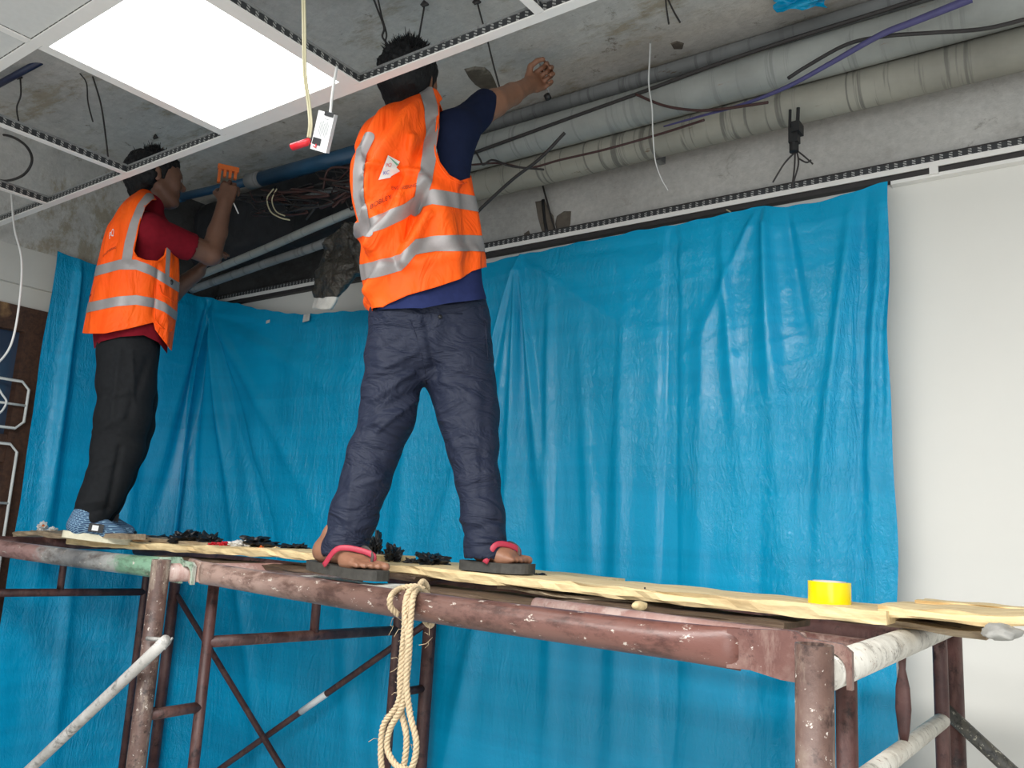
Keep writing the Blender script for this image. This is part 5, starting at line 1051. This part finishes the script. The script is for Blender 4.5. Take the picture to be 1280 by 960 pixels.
vestB = Shell(B, [(244, 172, 190, .01, .070), (250, 167, 194, .01, .10), (258, 160, 199, .01, .145), (268, 152, 206, .01, .175), (285, 142, 212, .01, .19), (305, 133, 219, .01, .19), (330, 126, 222, .01, .19), (360, 120, 222, .01, .19), (390, 114, 220, .01, .19), (415, 109, 217, .01, .19), (445, 104, 214, .01, .185)], sup=2.3, wr=fB)
armB = [(190, 250), (182, 258), (176, 276), (171, 298), (168, 314), (172, 321), (182, 325), (197, 326), (205, 319), (209, 304), (214, 285), (215, 260), (205, 250)]
hemB = lambda x: pwl(x, [100, 107, 130, 160, 192, 194, 200, 214], [416, 417, 417, 411, 403, 412, 420, 438])
def gb(x, y, U, V_):
    nr = np.sin(U*2*np.pi) < .2; return np.minimum(hemB(x)-y, np.where(nr, -polyin(x, y, armB), -polyin(x, y, [(160, 262), (205, 262), (205, 325), (160, 325)])))
vb = solid(part('vest', vestB.grid(260, 220, gb), 'vest_orange', pb), .003)
vt_ = BVHTree.FromPolygons([tuple(v.co) for v in vb.data.vertices], [tuple(p_.vertices) for p_ in vb.data.polygons])
def strB(x, y, U, V_):
    return (6.2-np.abs(y-pwl(x, [110, 124, 150, 170, 186, 200, 222], [343, 338, 331, 331, 337, 345, 359])), 6-np.abs(y-pwl(x, [105, 113, 147, 170, 193, 205, 222], [387, 384, 377, 375, 379, 384, 397])),
            6-segdist(x, y, [(186, 248), (177, 260), (168, 282), (162, 305), (158, 330)]), 2.6-segdist(x, y, [(210, 306), (208, 345)]))
for i in range(4):
    for sg in ((1, -1) if i > 1 else (0,)):
        VF = vestB.grid(380, 300, lambda x, y, U, V_: np.minimum(np.minimum(strB(x, y, U, V_)[i], gb(x, y, U, V_)), 60*sg*np.sin(2*np.pi*U) if sg else 99.), off=.0028+.0004*i)
        if len(VF[1]) > 20: part('reflective_stripe', VF, 'reflective', vb)
q = [surf(vt_, x, y, .002) for x, y in ((181, 257), (175, 276), (170, 298), (167, 314), (171, 322), (182, 326.5), (197, 327.5), (206, 320), (210, 304))]
part('armhole_binding', tube(curve([p for p in q if p is not None], 60), .0032, 6), 'vest_orange', vb)
q = [surf(vt_, 194, y, .001) for y in (350, 370, 390, 400)]; part('side_seam', tube([p for p in q if p is not None], .0022, 6), 'vest_orange', vb)
q = [surf(vt_, x, y, .003) for x, y in ((199, 356), (202, 366), (210, 372), (219, 378))]; part('pocket_flap', tube(curve([p for p in q if p is not None], 20), .004, 6), 'vest_orange', vb)
q = [surf(vt_, x, y, .003) for x, y in ((195, 402), (203, 410), (212, 414), (215, 412))]; part('pocket_flap', tube(curve([p for p in q if p is not None], 20), .004, 6), 'vest_orange', vb)
q = surf(vt_, 214, 353, .003)
if q is not None: part('buckle', lump(q, (.008, .008, .012), 3, .1, 2), 'black_plastic', vb, 'small dark clip')
tv, tf = text_mesh('PQ', 9); part('logo_mark', drape(([(139.5+a*.5, 296-b_*1.3-a*.6) for a, b_ in tv], tf), vt_, .0062), 'white_cloth', vb, 'pale logo on the back')
tv, tf = text_mesh('ENGINEERING', 4.2); part('lettering', drape(([(137+a*.62, 314-b_*.9-a*.42+a*a*.012) for a, b_ in tv], tf), vt_, .0062), 'print_dark', vb, 'dark printed lettering')
# shoes
for k, (hx, hy, tx, ty_, off) in enumerate(((80, 664, 163, 674, -.02), (98, 662, 172, 670, .16))):
    h_, t_ = B(hx, hy, off), B(tx, ty_, off); d = unit(t_-h_); r = unit(np.cross(d, (0, 0, 1))); u = np.cross(r, d); L = np.linalg.norm(t_-h_)
    V = Vol([h_, t_, h_+u*.12], pad=.07, h=.005); an = ak if k == 0 else ak2
    V.add(h_+d*.042+u*.030, h_+d*.050+u*.062, .038, .040, .02); V.add(h_+d*.05+u*.028, h_+d*L*.78+u*.014, .040, .026, .02, (r, 1.15)); V.add(h_+d*L*.6+u*.014, t_-d*.040+u*.008, .036, .028, .02, (r, 1.25)); V.add(h_+d*.07+u*.065, h_+d*L*.6+u*.030, .034, .022, .03)
    V.add(h_+d*.045+u*.155, h_+d*.05+u*.16, .07, .07, .01, None, True); V.add(h_+d*.05-u*.065, t_-d*.02-u*.065, .058, .058, .01, None, True)
    so = part('shoe', V.mesh(), 'shoe_denim', pb, 'blue checked canvas shoe'); sole(h_-d*.004+u*.004, t_+d*.006+u*.002, .100, .026, 'shoe_sole', so, 'sole')
    part('toe_cap', lump(t_-d*.035+u*.010, (.030, .030, .014), 2, .05, 3), 'black_plastic', so, 'black toe cap'); c = h_+d*L*.50+u*.062-r*-.030
    part('elastic_tab', obox(B(120, 660, off-.055) if k == 0 else c, d, u, r, .026, .016, .004), 'black_plastic', so, smooth=False)
    if k == 0: part('tab_label', obox(B(119, 660, off-.060), d, u, r, .011, .010, .0035), 'white_plastic', so, smooth=False)
# orange tool in his raised hand
tc2 = B(285, 212, .02); tl = empty('orange_tool', tuple(tc2), 'small orange comb shaped tool held up by the left worker', 'tool')
part('tool_body', obox(tc2-B.v*.01, B.r, np.array([0, .0, 1.]), B.v, .044, .011, .012), 'orange_plastic', tl, smooth=False)
for k in range(4): part('tooth', obox(tc2+B.r*(-.034+.022*k)-B.v*.01-np.array([0, 0, .024 if k else .038]), B.r, np.array([0, 0, 1.]), B.v, .006, .018 if k else .034, .009), 'orange_plastic', tl, smooth=False)
thing('white_strip', tube([B(290, 250, .0), B(294, 258, 0), B(298, 267, .0)], .003, 6), 'wire_white', 'thin white strip beside the left worker raised forearm', 'cable tie')
